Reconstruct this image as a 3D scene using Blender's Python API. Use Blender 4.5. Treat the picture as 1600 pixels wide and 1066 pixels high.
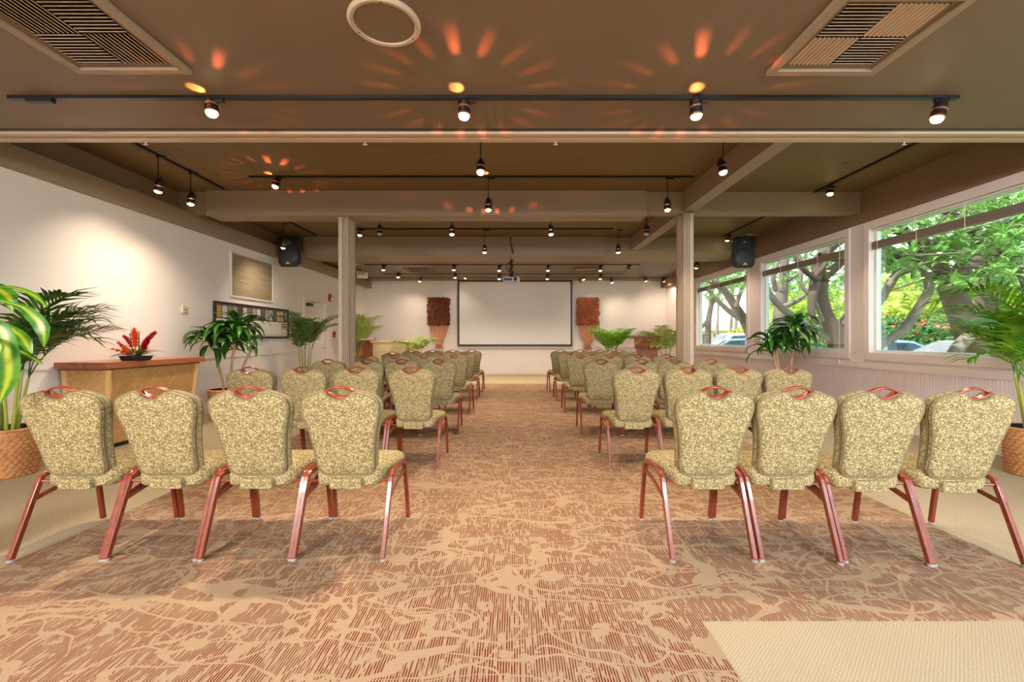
import bpy, math, random
from mathutils import Vector, Matrix
R = math.radians
rnd = random.Random(7)
SC = bpy.context.scene
COL = SC.collection
for o in list(bpy.data.objects):
    bpy.data.objects.remove(o)

# ------------------------------------------------------------------ camera
F = 700.0            # focal length in pixels of the 1600 px wide frame
CX, CY, CH = 803.0, 528.0, 1.24
cam = bpy.data.cameras.new('camera')
cam.sensor_width = 36.0
cam.lens = F * 36.0 / 1600.0
cam.shift_x = -(CX - 800.0) / 1600.0
cam.shift_y = -(533.0 - CY) / 1600.0
cam.clip_end = 300
camo = bpy.data.objects.new('camera', cam)
camo.location = (0, 0, CH)
camo.rotation_euler = (R(90), 0, 0)
COL.objects.link(camo)
SC.camera = camo

def P(px, py, D):
    """world point seen at a picture position at a given depth"""
    return Vector(((px - CX) / F * D, D, CH - (py - CY) / F * D))

# ------------------------------------------------------------------ light and exposure
SC.view_settings.view_transform = 'Standard'
SC.view_settings.look = 'None'
SC.view_settings.gamma = 1.0
SC.view_settings.exposure = 1.0
SC.view_settings.use_curve_mapping = False
world = bpy.data.worlds.new('sky')
SC.world = world
world.use_nodes = True
wn = world.node_tree.nodes; wl = world.node_tree.links
wn.clear()
wo = wn.new('ShaderNodeOutputWorld'); bg = wn.new('ShaderNodeBackground')
wt = wn.new('ShaderNodeTexCoord'); wz = wn.new('ShaderNodeSeparateXYZ')
wr = wn.new('ShaderNodeValToRGB'); wno = wn.new('ShaderNodeTexNoise'); wmx = wn.new('ShaderNodeMix'); wmx.data_type = 'RGBA'
wr2 = wn.new('ShaderNodeValToRGB')
wl.new(wt.outputs['Generated'], wz.inputs[0]); wl.new(wz.outputs['Z'], wr.inputs[0])
wr.color_ramp.elements[0].color = (0.85, 0.90, 1.0, 1); wr.color_ramp.elements[0].position = 0.0
wr.color_ramp.elements[1].color = (0.30, 0.50, 0.90, 1); wr.color_ramp.elements[1].position = 0.8
wno.inputs['Scale'].default_value = 4.0; wno.inputs['Detail'].default_value = 5
wl.new(wt.outputs['Generated'], wno.inputs['Vector']); wl.new(wno.outputs[0], wr2.inputs[0])
wr2.color_ramp.elements[0].position = 0.42; wr2.color_ramp.elements[1].position = 0.6
wl.new(wr2.outputs[0], wmx.inputs['Factor']); wl.new(wr.outputs[0], wmx.inputs['A'])
wmx.inputs['B'].default_value = (1, 1, 1, 1)
wl.new(wmx.outputs['Result'], bg.inputs[0]); bg.inputs[1].default_value = 1.9
wl.new(bg.outputs[0], wo.inputs[0])

def light(name, kind, loc, energy, color=(1, 1, 1), parent=None, aim=None, **kw):
    l = bpy.data.lights.new(name, kind)
    l.energy = energy; l.color = color
    for k, v in kw.items():
        setattr(l, k, v)
    o = bpy.data.objects.new(name, l)
    COL.objects.link(o)
    o.location = loc
    if parent: o.parent = parent
    if aim is not None:
        o.rotation_euler = Vector(aim).to_track_quat('-Z', 'Y').to_euler()
    return o
light('sun', 'SUN', (-10, -5, 20), 5.0, (1, .95, .85), aim=(0.62, 0.35, -0.85), angle=R(1.0))
# added fill lights with no known fixture, unseen behind the photographer
for lx, lw_, lc, la in ((-2.6, 380, (1.0, .94, .88), (.45, .45, -1)), (3.2, 430, (.80, .90, 1.0), (-.0, .5, -1))):
    light('rear_fill_light', 'AREA', (lx, -1.6, 2.88), lw_, lc, aim=la, shape='RECTANGLE', size=2.6, size_y=1.8)
WARM = (1.0, .80, .60)
SPOT_W = 120.0

# ------------------------------------------------------------------ mesh helper
def ico(): pass
class MB:
    def __init__(s):
        s.v = []; s.f = []; s.a = []
    def add(s, vs, fs, att=None):
        b = len(s.v)
        s.v += [tuple(p) for p in vs]
        s.f += [tuple(b + i for i in f) for f in fs]
        s.a += list(att) if att else [0.0] * len(vs)
        return s
    def bx(s, x0, x1, y0, y1, z0, z1):
        vs = [(x, y, z) for z in (z0, z1) for y in (y0, y1) for x in (x0, x1)]
        return s.add(vs, [(0, 2, 3, 1), (4, 5, 7, 6), (0, 1, 5, 4), (2, 6, 7, 3), (0, 4, 6, 2), (1, 3, 7, 5)])
    def obox(s, c, size, rot):
        m = Matrix.Translation(c) @ rot.to_matrix().to_4x4()
        vs = [m @ Vector((x * size[0] / 2, y * size[1] / 2, z * size[2] / 2)) for z in (-1, 1) for y in (-1, 1) for x in (-1, 1)]
        return s.add(vs, [(0, 2, 3, 1), (4, 5, 7, 6), (0, 1, 5, 4), (2, 6, 7, 3), (0, 4, 6, 2), (1, 3, 7, 5)])
    def tube(s, pts, r, n=8, rect=None, up=None, cap=True, closed=False, phase=0.0):
        pts = [Vector(p) for p in pts]; N = len(pts)
        rs = r if isinstance(r, (list, tuple)) else [r] * N
        vs = []; prev = None
        for i, p in enumerate(pts):
            if closed: t = pts[(i + 1) % N] - pts[i - 1]
            else: t = (pts[min(i + 1, N - 1)] - pts[max(i - 1, 0)])
            if t.length < 1e-9: t = Vector((0, 0, 1))
            t.normalize()
            if prev is None:
                u = Vector(up) if up else (Vector((0, 0, 1)) if abs(t.z) < .9 else Vector((0, 1, 0)))
            else: u = prev
            if up: u = Vector(up)
            u = (u - t * u.dot(t))
            if u.length < 1e-6: u = t.orthogonal()
            u.normalize(); prev = u
            w = t.cross(u)
            if rect:
                a, b = rect[0] / 2, rect[1] / 2
                for (ca, cb) in ((1, 1), (-1, 1), (-1, -1), (1, -1)):
                    vs.append(p + w * a * ca + u * b * cb)
            else:
                for k in range(n):
                    q = 2 * math.pi * k / n + phase
                    vs.append(p + (w * math.cos(q) + u * math.sin(q)) * rs[i])
        n = 4 if rect else n
        fs = []
        for i in range(N if closed else N - 1):
            j = (i + 1) % N
            for k in range(n):
                k2 = (k + 1) % n
                fs.append((i * n + k, i * n + k2, j * n + k2, j * n + k))
        if cap and not closed:
            fs.append(tuple(range(n - 1, -1, -1))); fs.append(tuple((N - 1) * n + k for k in range(n)))
        return s.add(vs, fs)
    def lathe(s, prof, n=24, c=(0, 0, 0), m=None):
        vs = []; fs = []
        for (r, z) in prof:
            for k in range(n):
                q = 2 * math.pi * k / n
                p = Vector((r * math.cos(q), r * math.sin(q), z))
                if m: p = m @ p
                vs.append(p + Vector(c))
        for i in range(len(prof) - 1):
            for k in range(n):
                k2 = (k + 1) % n
                fs.append((i * n + k, i * n + k2, (i + 1) * n + k2, (i + 1) * n + k))
        if prof[0][0] > 1e-5: fs.append(tuple(range(n - 1, -1, -1)))
        if prof[-1][0] > 1e-5: fs.append(tuple((len(prof) - 1) * n + k for k in range(n)))
        return s.add(vs, fs)
    def ribbon(s, pts, ws, up=(0, 0, 1), fold=0.25, flat=False):
        pts = [Vector(p) for p in pts]; N = len(pts); vs = []; att = []
        up = Vector(up)
        for i, p in enumerate(pts):
            t = pts[min(i + 1, N - 1)] - pts[max(i - 1, 0)]
            sd = t.cross(up)
            if sd.length < 1e-6: sd = t.orthogonal()
            sd.normalize(); nn = sd.cross(t).normalized(); w = ws[i]
            if flat:
                vs += [p + sd * w, p - sd * w]; att += [1.0, 1.0]
            else:
                vs += [p + sd * w + nn * w * fold, p, p - sd * w + nn * w * fold]; att += [1.0, 0.0, 1.0]
        fs = []; k = 2 if flat else 3
        for i in range(N - 1):
            for j in range(k - 1):
                a = i * k + j
                fs.append((a, a + 1, a + k + 1, a + k))
        return s.add(vs, fs, att)
    def pad(s, outline, prof, mp):
        """closed 2-D outline, rings (scale, depth), mapped to 3-D"""
        n = len(outline); cx = sum(p[0] for p in outline) / n; cy = sum(p[1] for p in outline) / n
        vs = []; fs = []
        for (sc, d) in prof:
            for (x, y) in outline:
                vs.append(mp(cx + (x - cx) * sc, cy + (y - cy) * sc, d))
        for i in range(len(prof) - 1):
            for k in range(n):
                k2 = (k + 1) % n
                fs.append((i * n + k, i * n + k2, (i + 1) * n + k2, (i + 1) * n + k))
        fs.append(tuple(range(n - 1, -1, -1))); fs.append(tuple((len(prof) - 1) * n + k for k in range(n)))
        return s.add(vs, fs)
    def mesh(s, name, smooth=None):
        me = bpy.data.meshes.new(name)
        me.from_pydata(s.v, [], s.f)
        if any(s.a):
            at = me.attributes.new('across', 'FLOAT', 'POINT')
            at.data.foreach_set('value', s.a)
        if smooth is not None:
            me.polygons.foreach_set('use_smooth', [True] * len(me.polygons))
            me.update()
            if smooth < 179: me.set_sharp_from_angle(angle=R(smooth))
        me.update()
        return me
    def build(s, name, m, parent=None, loc=None, smooth=None, bevel=0, kind=None, rot=None):
        me = s.mesh(name, smooth)
        me.materials.append(m)
        return inst(me, name, parent, loc, bevel, kind, rot)

def inst(me, name, parent=None, loc=None, bevel=0, kind=None, rot=None):
    o = bpy.data.objects.new(name, me)
    COL.objects.link(o)
    if loc is not None: o.location = loc
    if rot is not None: o.rotation_euler = rot
    if parent: o.parent = parent
    if kind: o['kind'] = kind
    if bevel:
        b = o.modifiers.new('bevel', 'BEVEL'); b.width = bevel; b.segments = 2; b.limit_method = 'ANGLE'
    return o
def tag(o, label, cat, group=None, kind=None):
    o['label'] = label; o['category'] = cat
    if group: o['group'] = group
    if kind: o['kind'] = kind
    return o
def T(name, label, cat, loc=(0, 0, 0), rz=0, group=None):
    o = bpy.data.objects.new(name, None); COL.objects.link(o)
    o.empty_display_size = .1
    o.location = loc; o.rotation_euler = (0, 0, rz)
    return tag(o, label, cat, group)
def S(name):
    o = bpy.data.objects.new(name, None); COL.objects.link(o); o['kind'] = 'structure'; return o
def copy_tree(o, parent=None):
    c = o.copy(); COL.objects.link(c); c.parent = parent
    for ch in list(o.children):
        copy_tree(ch, c)
    return c
def smoothloop(pts, sub=3, closed=True):
    out = []; n = len(pts)
    for i in range(n if closed else n - 1):
        g = (lambda k: Vector(pts[k % n])) if closed else (lambda k: Vector(pts[min(max(k, 0), n - 1)]))
        p0, p1, p2, p3 = g(i - 1), g(i), g(i + 1), g(i + 2)
        for k in range(sub):
            t = k / sub
            out.append(0.5 * ((2 * p1) + (p2 - p0) * t + (2 * p0 - 5 * p1 + 4 * p2 - p3) * t * t + (3 * p1 - p0 - 3 * p2 + p3) * t ** 3))
    if not closed: out.append(Vector(pts[-1]))
    return out

# ------------------------------------------------------------------ materials
def c4(c): return (c[0], c[1], c[2], 1.0)
def srgb(r, g, b):
    return tuple(((v / 255) / 12.92 if v / 255 <= .04045 else ((v / 255 + .055) / 1.055) ** 2.4) for v in (r, g, b))
class NT:
    def __init__(s, name):
        s.m = bpy.data.materials.new(name); s.m.use_nodes = True
        s.n = s.m.node_tree.nodes; s.l = s.m.node_tree.links
        s.b = s.n['Principled BSDF']; s.out = s.n['Material Output']
    def node(s, t, **kw):
        n = s.n.new(t)
        for k, v in kw.items():
            if isinstance(k, str) and hasattr(n, k): setattr(n, k, v)
        return n
    def link(s, a, b): s.l.new(a, b)
    def val(s, x, sock):
        if isinstance(x, (int, float)): sock.default_value = x
        elif isinstance(x, tuple): sock.default_value = x if len(x) == 4 or sock.type == 'VECTOR' else c4(x)
        else: s.l.new(x, sock)
    def math(s, op, a, b=0.0, c=None, clamp=False):
        n = s.n.new('ShaderNodeMath'); n.operation = op; n.use_clamp = clamp
        s.val(a, n.inputs[0]); s.val(b, n.inputs[1])
        if c is not None: s.val(c, n.inputs[2])
        return n.outputs[0]
    def mix(s, f, a, b, blend='MIX'):
        n = s.n.new('ShaderNodeMix'); n.data_type = 'RGBA'; n.blend_type = blend
        s.val(f, n.inputs['Factor']); s.val(a, n.inputs['A']); s.val(b, n.inputs['B'])
        return n.outputs['Result']
    def coord(s, kind='Object', scale=(1, 1, 1), rot=(0, 0, 0)):
        t = s.n.new('ShaderNodeTexCoord'); m = s.n.new('ShaderNodeMapping')
        m.inputs['Scale'].default_value = scale; m.inputs['Rotation'].default_value = rot
        s.l.new(t.outputs[kind], m.inputs[0]); return m.outputs[0]
    def noise(s, vec, scale, detail=3, rough=.5, dist=0):
        n = s.n.new('ShaderNodeTexNoise'); n.inputs['Scale'].default_value = scale; n.inputs['Detail'].default_value = detail
        n.inputs['Roughness'].default_value = rough; n.inputs['Distortion'].default_value = dist
        s.l.new(vec, n.inputs['Vector']); return n.outputs[0]
    def vor(s, vec, scale, feature='F1', out='Distance', rand=1.0):
        n = s.n.new('ShaderNodeTexVoronoi'); n.feature = feature; n.inputs['Scale'].default_value = scale
        n.inputs['Randomness'].default_value = rand
        s.l.new(vec, n.inputs['Vector']); return n.outputs[out]
    def ramp(s, x, lo, hi):
        n = s.n.new('ShaderNodeMapRange'); n.inputs[1].default_value = lo; n.inputs[2].default_value = hi
        n.interpolation_type = 'SMOOTHSTEP'
        s.val(x, n.inputs[0]); return n.outputs[0]
    def bump(s, h, strength=.3, dist=.01):
        n = s.n.new('ShaderNodeBump'); n.inputs['Strength'].default_value = strength; n.inputs['Distance'].default_value = dist
        s.l.new(h, n.inputs['Height']); s.l.new(n.outputs[0], s.b.inputs['Normal'])
    def set(s, color=None, rough=.5, metal=0.0, spec=None, coat=None, trans=None):
        if color is not None: s.val(color, s.b.inputs['Base Color'])
        s.val(rough, s.b.inputs['Roughness']); s.b.inputs['Metallic'].default_value = metal
        if spec is not None: s.b.inputs['Specular IOR Level'].default_value = spec
        if coat: s.b.inputs['Coat Weight'].default_value = coat
        if trans:   # some light passes through the leaf
            t = s.n.new('ShaderNodeBsdfTranslucent'); m = s.n.new('ShaderNodeMixShader')
            s.val(color, t.inputs[0]); m.inputs[0].default_value = trans
            s.link(s.b.outputs[0], m.inputs[1]); s.link(t.outputs[0], m.inputs[2]); s.link(m.outputs[0], s.out.inputs[0])
        return s.m
def simple(name, col, rough=.5, metal=0.0, var=.12, scale=6.0, bump=0.0, bscale=60.0, **kw):
    t = NT(name); co = t.coord()
    n = t.noise(co, scale, 4)
    f = t.math('MULTIPLY_ADD', n, 2 * var, 1 - var)
    c = t.mix(1.0, c4(col), f, 'MULTIPLY')
    if bump: t.bump(t.noise(co, bscale, 4), bump, .004)
    return t.set(c, rough, metal, **kw)
def wood(name, col, dark, rough=.4, axis=0, scale=3.0, coat=None):
    t = NT(name); sc = [scale * 6] * 3; sc[axis] = scale * .5
    co = t.coord(scale=tuple(sc))
    n = t.noise(co, 1.0, 6, .6, 1.2)
    c = t.mix(t.ramp(n, .35, .7), c4(col), c4(dark))
    t.bump(n, .08, .003)
    return t.set(c, rough, coat=coat)

M = {}
M['wall'] = simple('white_wall_paint', srgb(234, 226, 220), .6, var=.02, bump=.05, bscale=120)
M['trimwhite'] = simple('white_gloss_paint', srgb(236, 222, 218), .4, var=.02)
M['sash'] = simple('white_sash_paint', srgb(222, 226, 216), .45, var=.02)
M['bead'] = simple('beadboard_paint', srgb(236, 220, 220), .5, var=.02)
M['taupe'] = simple('taupe_ceiling_paint', srgb(120, 100, 78), .5, var=.09, scale=1.3, bump=.06, bscale=40)
M['olive'] = simple('olive_brown_ceiling_paint', srgb(118, 94, 54), .55, var=.05, scale=1.5)
M['beam'] = simple('taupe_beam_paint', srgb(150, 130, 108), .5, var=.06, scale=3, bump=.05)
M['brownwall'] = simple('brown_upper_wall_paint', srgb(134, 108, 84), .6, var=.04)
M['rail'] = simple('pale_rail_paint', srgb(196, 172, 146), .4, var=.03)
M['column'] = simple('column_paint', srgb(186, 166, 142), .45, var=.03)
M['black'] = simple('black_satin_metal', (.012, .011, .012), .35, var=.1)
M['blackm'] = simple('black_plastic', (.014, .014, .018), .5, var=.1, bump=.1, bscale=400)
M['chrome'] = simple('chrome_metal', (.75, .72, .7), .18, 1.0, var=.02)
M['copper'] = simple('copper_ring_metal', (.75, .4, .25), .25, 1.0, var=.02)
M['frame'] = wood('red_brown_chair_frame', srgb(134, 58, 34), srgb(96, 36, 20), .3, 2, 8, coat=.3)
M['handle'] = wood('red_wood_handle', srgb(150, 62, 32), srgb(104, 36, 18), .3, 0, 10, coat=.25)
M['glide'] = simple('clear_grey_glide', (.45, .43, .42), .3, .2)
M['screen'] = simple('projection_screen_fabric', srgb(232, 230, 228), .75, var=.01)
M['white'] = simple('white_plastic', srgb(230, 226, 218), .35, var=.02)
M['red'] = simple('red_plastic', srgb(170, 30, 30), .35)
M['ltwood'] = wood('lectern_wood', srgb(184, 98, 54), srgb(140, 66, 34), .35, 2, 4, coat=.3)
M['dkwood'] = wood('dark_walnut_wood', srgb(132, 68, 42), srgb(96, 46, 28), .35, 2, 4, coat=.3)
M['topwood'] = wood('counter_top_wood', srgb(178, 108, 72), srgb(156, 88, 56), .3, 1, 2, coat=.3)
M['bamboo'] = wood('bamboo_pole', srgb(228, 190, 128), srgb(206, 158, 94), .35, 2, 6)
M['cream'] = simple('cream_cabinet_paint', srgb(238, 212, 164), .4, var=.03)
M['soil'] = simple('dark_potting_soil', (.015, .012, .01), .9, var=.4, scale=40, bump=.5)
M['drape'] = simple('peach_drape_fabric', srgb(234, 180, 150), .6, var=.1, scale=20)
M['shag'] = simple('brown_dried_leaves', srgb(112, 54, 30), .7, var=.9, scale=45)
M['asphalt'] = simple('asphalt', srgb(120, 120, 122), .9, var=.15, scale=5, bump=.3)
M['grass'] = simple('lawn_grass', srgb(120, 165, 60), .9, var=.25, scale=2, bump=.3)
M['tire'] = simple('black_tyre_rubber', (.02, .02, .02), .8)
M['carglass'] = simple('dark_car_glass', (.04, .07, .09), .08, var=.05)
M['blind'] = simple('taupe_blind_slats', srgb(150, 134, 122), .5, var=.05)
M['cord'] = simple('white_cord', srgb(230, 215, 200), .6, var=.02)
M['bark'] = simple('grey_brown_bark', srgb(96, 80, 70), .85, var=.5, scale=7, bump=.7, bscale=25)
M['barkgrey'] = simple('pale_grey_bark', srgb(132, 122, 112), .85, var=.4, scale=9, bump=.5, bscale=30)
M['cane'] = simple('pale_cane_bark', srgb(190, 150, 120), .7, var=.3, scale=14, bump=.3)

def leafm(name, a, b, stripe=None, rough=.4, trans=.25):
    t = NT(name); co = t.coord('Object'); n = t.noise(co, 9, 3)
    c = t.mix(t.ramp(n, .35, .65), c4(a), c4(b))
    if stripe:
        at = t.n.new('ShaderNodeAttribute'); at.attribute_name = 'across'
        c = t.mix(t.ramp(at.outputs['Fac'], .5, .05), c, c4(stripe))
    return t.set(c, rough, trans=trans)
M['palm'] = leafm('palm_leaf', srgb(46, 84, 30), srgb(92, 124, 46), None, .4)
M['palmpale'] = leafm('pale_palm_leaf', srgb(134, 158, 70), srgb(176, 186, 102), None, .45)
M['palmbright'] = leafm('bright_palm_leaf', srgb(74, 136, 30), srgb(130, 176, 40), None, .35)
M['stem'] = simple('green_yellow_palm_stem', srgb(160, 170, 60), .45, var=.2, scale=10)
M['corn'] = leafm('corn_plant_leaf', srgb(30, 78, 26), srgb(52, 108, 34), srgb(84, 134, 40), .28, .15)
M['cornbright'] = leafm('bright_variegated_leaf', srgb(50, 112, 26), srgb(84, 142, 32), srgb(168, 186, 50), .3, .3)
M['treeleaf'] = leafm('tree_leaf', srgb(104, 158, 74), srgb(150, 194, 98), srgb(175, 208, 130), .35, .45)
M['treeleaf2'] = leafm('yellowish_tree_leaf', srgb(140, 180, 50), srgb(190, 210, 80), None, .5, .4)  # yellow-green leaf colour of the rounded trees
M['hedge'] = leafm('hedge_leaf', srgb(50, 110, 50), srgb(86, 146, 62), None, .5, .3)
M['bougain'] = leafm('orange_pink_blossom', srgb(225, 110, 90), srgb(215, 160, 110), None, .6, .3)
M['yellowbush'] = leafm('yellow_green_leaf', srgb(170, 200, 70), srgb(215, 215, 110), None, .6, .4)

def glass():
    t = NT('window_glass')
    tr = t.n.new('ShaderNodeBsdfTransparent'); gl = t.n.new('ShaderNodeBsdfGlossy'); fr = t.n.new('ShaderNodeFresnel'); mx = t.n.new('ShaderNodeMixShader')
    tr.inputs[0].default_value = (.95, .98, .97, 1); gl.inputs['Roughness'].default_value = 0.02
    fr.inputs[0].default_value = 1.45
    t.link(t.math('MULTIPLY', fr.outputs[0], .3), mx.inputs[0]); t.link(tr.outputs[0], mx.inputs[1]); t.link(gl.outputs[0], mx.inputs[2]); t.link(mx.outputs[0], t.out.inputs[0])
    return t.m
M['glass'] = glass()
def emis(name, col, strength):
    t = NT(name); t.set((0.02, 0.02, 0.02), .4)
    t.b.inputs['Emission Color'].default_value = c4(col); t.b.inputs['Emission Strength'].default_value = strength
    return t.m
M['bulb'] = emis('lit_halogen_bulb', (1, .74, .40), 9)
M['bulboff'] = simple('unlit_bulb_glass', (.3, .3, .32), .1)

def fabric():
    t = NT('olive_patterned_upholstery')
    co = t.coord('Object')
    dn = t.n.new('ShaderNodeTexNoise'); dn.inputs['Scale'].default_value = 40; t.link(co, dn.inputs['Vector'])
    vm = t.n.new('ShaderNodeVectorMath'); vm.operation = 'MULTIPLY_ADD'
    t.link(dn.outputs['Color'], vm.inputs[0]); vm.inputs[1].default_value = (.012, .012, .012); t.link(co, vm.inputs[2])
    v2 = vm.outputs[0]
    # wormy lines and scattered rosettes
    n1 = t.noise(co, 74, 1, .4); n2 = t.noise(v2, 46, 1, .4)
    w1 = t.ramp(t.math('ABSOLUTE', t.math('SUBTRACT', n1, .5)), .085, .05)
    w2 = t.ramp(t.math('ABSOLUTE', t.math('SUBTRACT', n2, .5)), .05, .03)
    big = t.vor(co, 11, 'F1')
    r1 = t.ramp(t.math('ABSOLUTE', t.math('SUBTRACT', big, .17)), .05, .03)
    inside = t.ramp(big, .24, .21)
    spokes = t.math('MAXIMUM', t.math('MAXIMUM', w1, t.math('MULTIPLY', w2, .8)), 0.0)
    pat = t.math('MAXIMUM', t.math('MULTIPLY', spokes, t.math('SUBTRACT', 1.0, t.math('MULTIPLY', inside, .7))), t.math('MULTIPLY', r1, .85))
    c = t.mix(pat, c4(srgb(186, 170, 128)), c4(srgb(120, 107, 70)))
    fine = t.noise(co, 500, 2)
    c = t.mix(1.0, c, t.math('MULTIPLY_ADD', fine, .3, .85), 'MULTIPLY')
    t.bump(fine, .25, .002)
    return t.set(c, .85, spec=.2)
M['fabric'] = fabric()
M['piping'] = simple('piping_cord_fabric', srgb(128, 114, 80), .8, var=.1)

def carpet():
    t = NT('patterned_carpet'); co = t.coord('Object')
    dn = t.n.new('ShaderNodeTexNoise'); dn.inputs['Scale'].default_value = 1.6; dn.inputs['Detail'].default_value = 3; t.link(co, dn.inputs['Vector'])
    vm = t.n.new('ShaderNodeVectorMath'); vm.operation = 'MULTIPLY_ADD'
    t.link(dn.outputs['Color'], vm.inputs[0]); vm.inputs[1].default_value = (.35, .35, 0); t.link(co, vm.inputs[2]); v2 = vm.outputs[0]
    def iso(scale, rot, w, seed):
        mp = t.n.new('ShaderNodeMapping'); mp.inputs['Location'].default_value = (seed, seed * 1.7, 0)
        mp.inputs['Scale'].default_value = scale; mp.inputs['Rotation'].default_value = (0, 0, rot); t.link(v2, mp.inputs[0])
        n = t.noise(mp.outputs[0], 1.0, 1, .3)
        wid = t.math('MULTIPLY_ADD', t.noise(co, 3, 2), w * 1.4, w * .3)
        d = t.math('ABSOLUTE', t.math('SUBTRACT', n, .5))
        wid = t.math('MULTIPLY', wid, .5)
        return t.math('LESS_THAN', d, wid)
    br = None
    for sc_, ro_, w_, sd_ in (((1.2, 3.6, 1), .25, .020, 1.0), ((1.0, 4.2, 1), -.35, .018, 5.0), ((3.2, 2.2, 1), .9, .017, 9.0), ((2.4, 3.4, 1), 2.2, .016, 14.0)):
        k_ = iso(sc_, ro_, w_, sd_); br = k_ if br is None else t.math('MAXIMUM', br, k_)
    blob = t.ramp(t.math('ADD', t.vor(v2, 3.8, 'F1'), t.math('MULTIPLY', t.noise(co, 22, 3), .40)), .375, .355)
    patch = t.ramp(t.noise(co, 9, 5, .65), .59, .61)
    plain = t.math('MAXIMUM', br, t.math('MAXIMUM', blob, patch))
    sep = t.n.new('ShaderNodeSeparateXYZ'); t.link(co, sep.inputs[0])
    wave = t.math('SINE', t.math('MULTIPLY', sep.outputs[0], 2 * math.pi / .0105))
    stretched = t.coord('Object', (95, 9, 1))
    gap = t.noise(stretched, 1.0, 2)
    stripe = t.math('MULTIPLY', t.ramp(wave, -.4, .2), t.ramp(gap, .40, .46))
    amt = t.math('MULTIPLY', stripe, t.math('SUBTRACT', 1.0, plain))
    base = t.mix(t.noise(co, 420, 2), c4(srgb(172, 147, 118)), c4(srgb(138, 114, 90)))
    lvl = t.mix(t.ramp(t.noise(co, 5, 3), .4, .6), c4(srgb(98, 34, 18)), c4(srgb(106, 66, 48)))
    c = t.mix(amt, base, lvl)
    t.bump(t.noise(co, 350, 2), .4, .004)
    return t.set(c, .95, spec=.1)
M['carpet'] = carpet()
def plaincarpet():
    t = NT('plain_beige_carpet'); co = t.coord('Object')
    sep = t.n.new('ShaderNodeSeparateXYZ'); t.link(co, sep.inputs[0])
    row = t.math('SINE', t.math('MULTIPLY', sep.outputs[1], 2 * math.pi / .016))
    col = t.math('SINE', t.math('MULTIPLY', sep.outputs[0], 2 * math.pi / .016))
    h = t.math('MULTIPLY', row, col)
    n = t.noise(co, 260, 3)
    k = t.math('ADD', t.math('MULTIPLY', h, .12), n)
    c = t.mix(t.ramp(k, .3, .75), c4(srgb(146, 130, 102)), c4(srgb(190, 173, 144)))
    c = t.mix(t.math('MULTIPLY', t.ramp(t.noise(co, .9, 3), .45, .7), .18), c, c4(srgb(150, 124, 96)))
    t.bump(k, .5, .004)
    return t.set(c, .95, spec=.1)
M['plain'] = plaincarpet()

def weave(name, a, b, sx=28.0, sz=45.0, axis='Y'):
    """flat woven bamboo matting: slanted strips"""
    t = NT(name); co = t.coord('Object')
    sep = t.n.new('ShaderNodeSeparateXYZ'); t.link(co, sep.inputs[0])
    u = t.math('ADD', sep.outputs[0], sep.outputs[1]); z = sep.outputs[2]
    zig = t.math('ABSOLUTE', t.math('SUBTRACT', t.math('FRACT', t.math('MULTIPLY', u, 9.0)), .5))
    ph = t.math('ADD', t.math('MULTIPLY', z, 42.0), t.math('MULTIPLY', zig, 3.2))
    s1 = t.math('ABSOLUTE', t.math('SUBTRACT', t.math('FRACT', ph), .5))
    n = t.noise(co, 30, 3)
    c = t.mix(t.ramp(t.math('ADD', s1, t.math('MULTIPLY', n, .9)), .3, .85), c4(a), c4(b))
    t.bump(s1, .5, .004)
    return t.set(c, .5)
M['mat'] = weave('woven_bamboo_matting', srgb(226, 186, 120), srgb(186, 138, 80))
def wicker():
    t = NT('wicker'); co = t.coord('Object')
    n = t.noise(co, 45, 3)
    c = t.mix(t.ramp(n, .3, .7), c4(srgb(176, 116, 70)), c4(srgb(212, 154, 100)))
    return t.set(c, .5)
M['wicker'] = wicker()
def grille():
    t = NT('woven_grille'); co = t.coord('Object')
    a = t.coord('Object', (1, 1, 60)); b = t.coord('Object', (1, 5, 8))
    n = t.noise(a, 1.5, 3); n2 = t.noise(b, 1.2, 2)
    c = t.mix(t.ramp(n, .3, .7), c4(srgb(138, 124, 100)), c4(srgb(178, 162, 134)))
    c = t.mix(t.math('MULTIPLY', n2, .35), c, c4(srgb(100, 90, 70)))
    return t.set(c, .7)
M['grille'] = grille()

# ------------------------------------------------------------------ the room
XL, XR, YB, YF = -4.97, 5.13, 15.15, -4.0
ZN, ZC, ZR = 2.95, 3.40, 3.20          # near ceiling, raised ceiling, rear ceiling
def struct(name, mb, m, parent=None, **k):
    o = mb.build(name, m, parent, **k)
    if not parent: o['kind'] = 'structure'
    return o
struct('floor', MB().bx(XL - .15, XR + .15, YF, YB + .15, -.12, 0), M['plain'])
struct('wall_left', MB().bx(XL - .15, XL, YF, 10.6, 0, 2.9).bx(XL - .15, XL, 11.75, YB, 0, 2.9).bx(XL - .15, XL, 10.6, 11.75, 2.13, 2.9), M['wall'])
struct('trim_1', MB().bx(XL - .15, XL, YF, YB, 2.9, 3.55), M['brownwall'])
struct('wall_back', MB().bx(XL - .15, XR + .15, YB, YB + .15, 0, 3.55), M['wall'])
struct('wall_front', MB().bx(XL - .15, XR + .15, YF - .15, YF, 0, 3.0), M['wall'])
WINS = [(9.86, 12.55), (6.93, 9.27), (3.75, 6.45), (0.60, 3.30), (-2.6, .1)]
ZS, ZT = 1.03, 2.80
wr_ = MB().bx(XR, XR + .15, YF, YB, 0, ZS).bx(XR, XR + .15, YF, YB, ZT, 2.92)
ys = sorted([YF, YB] + [v for w in WINS for v in w])
for i in range(0, len(ys), 2):
    wr_.bx(XR, XR + .15, ys[i], ys[i + 1], ZS, ZT)
struct('wall_right', wr_, M['trimwhite'])
struct('trim_2', MB().bx(XR, XR + .15, YF, YB, 2.92, 3.55), M['brownwall'])
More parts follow.
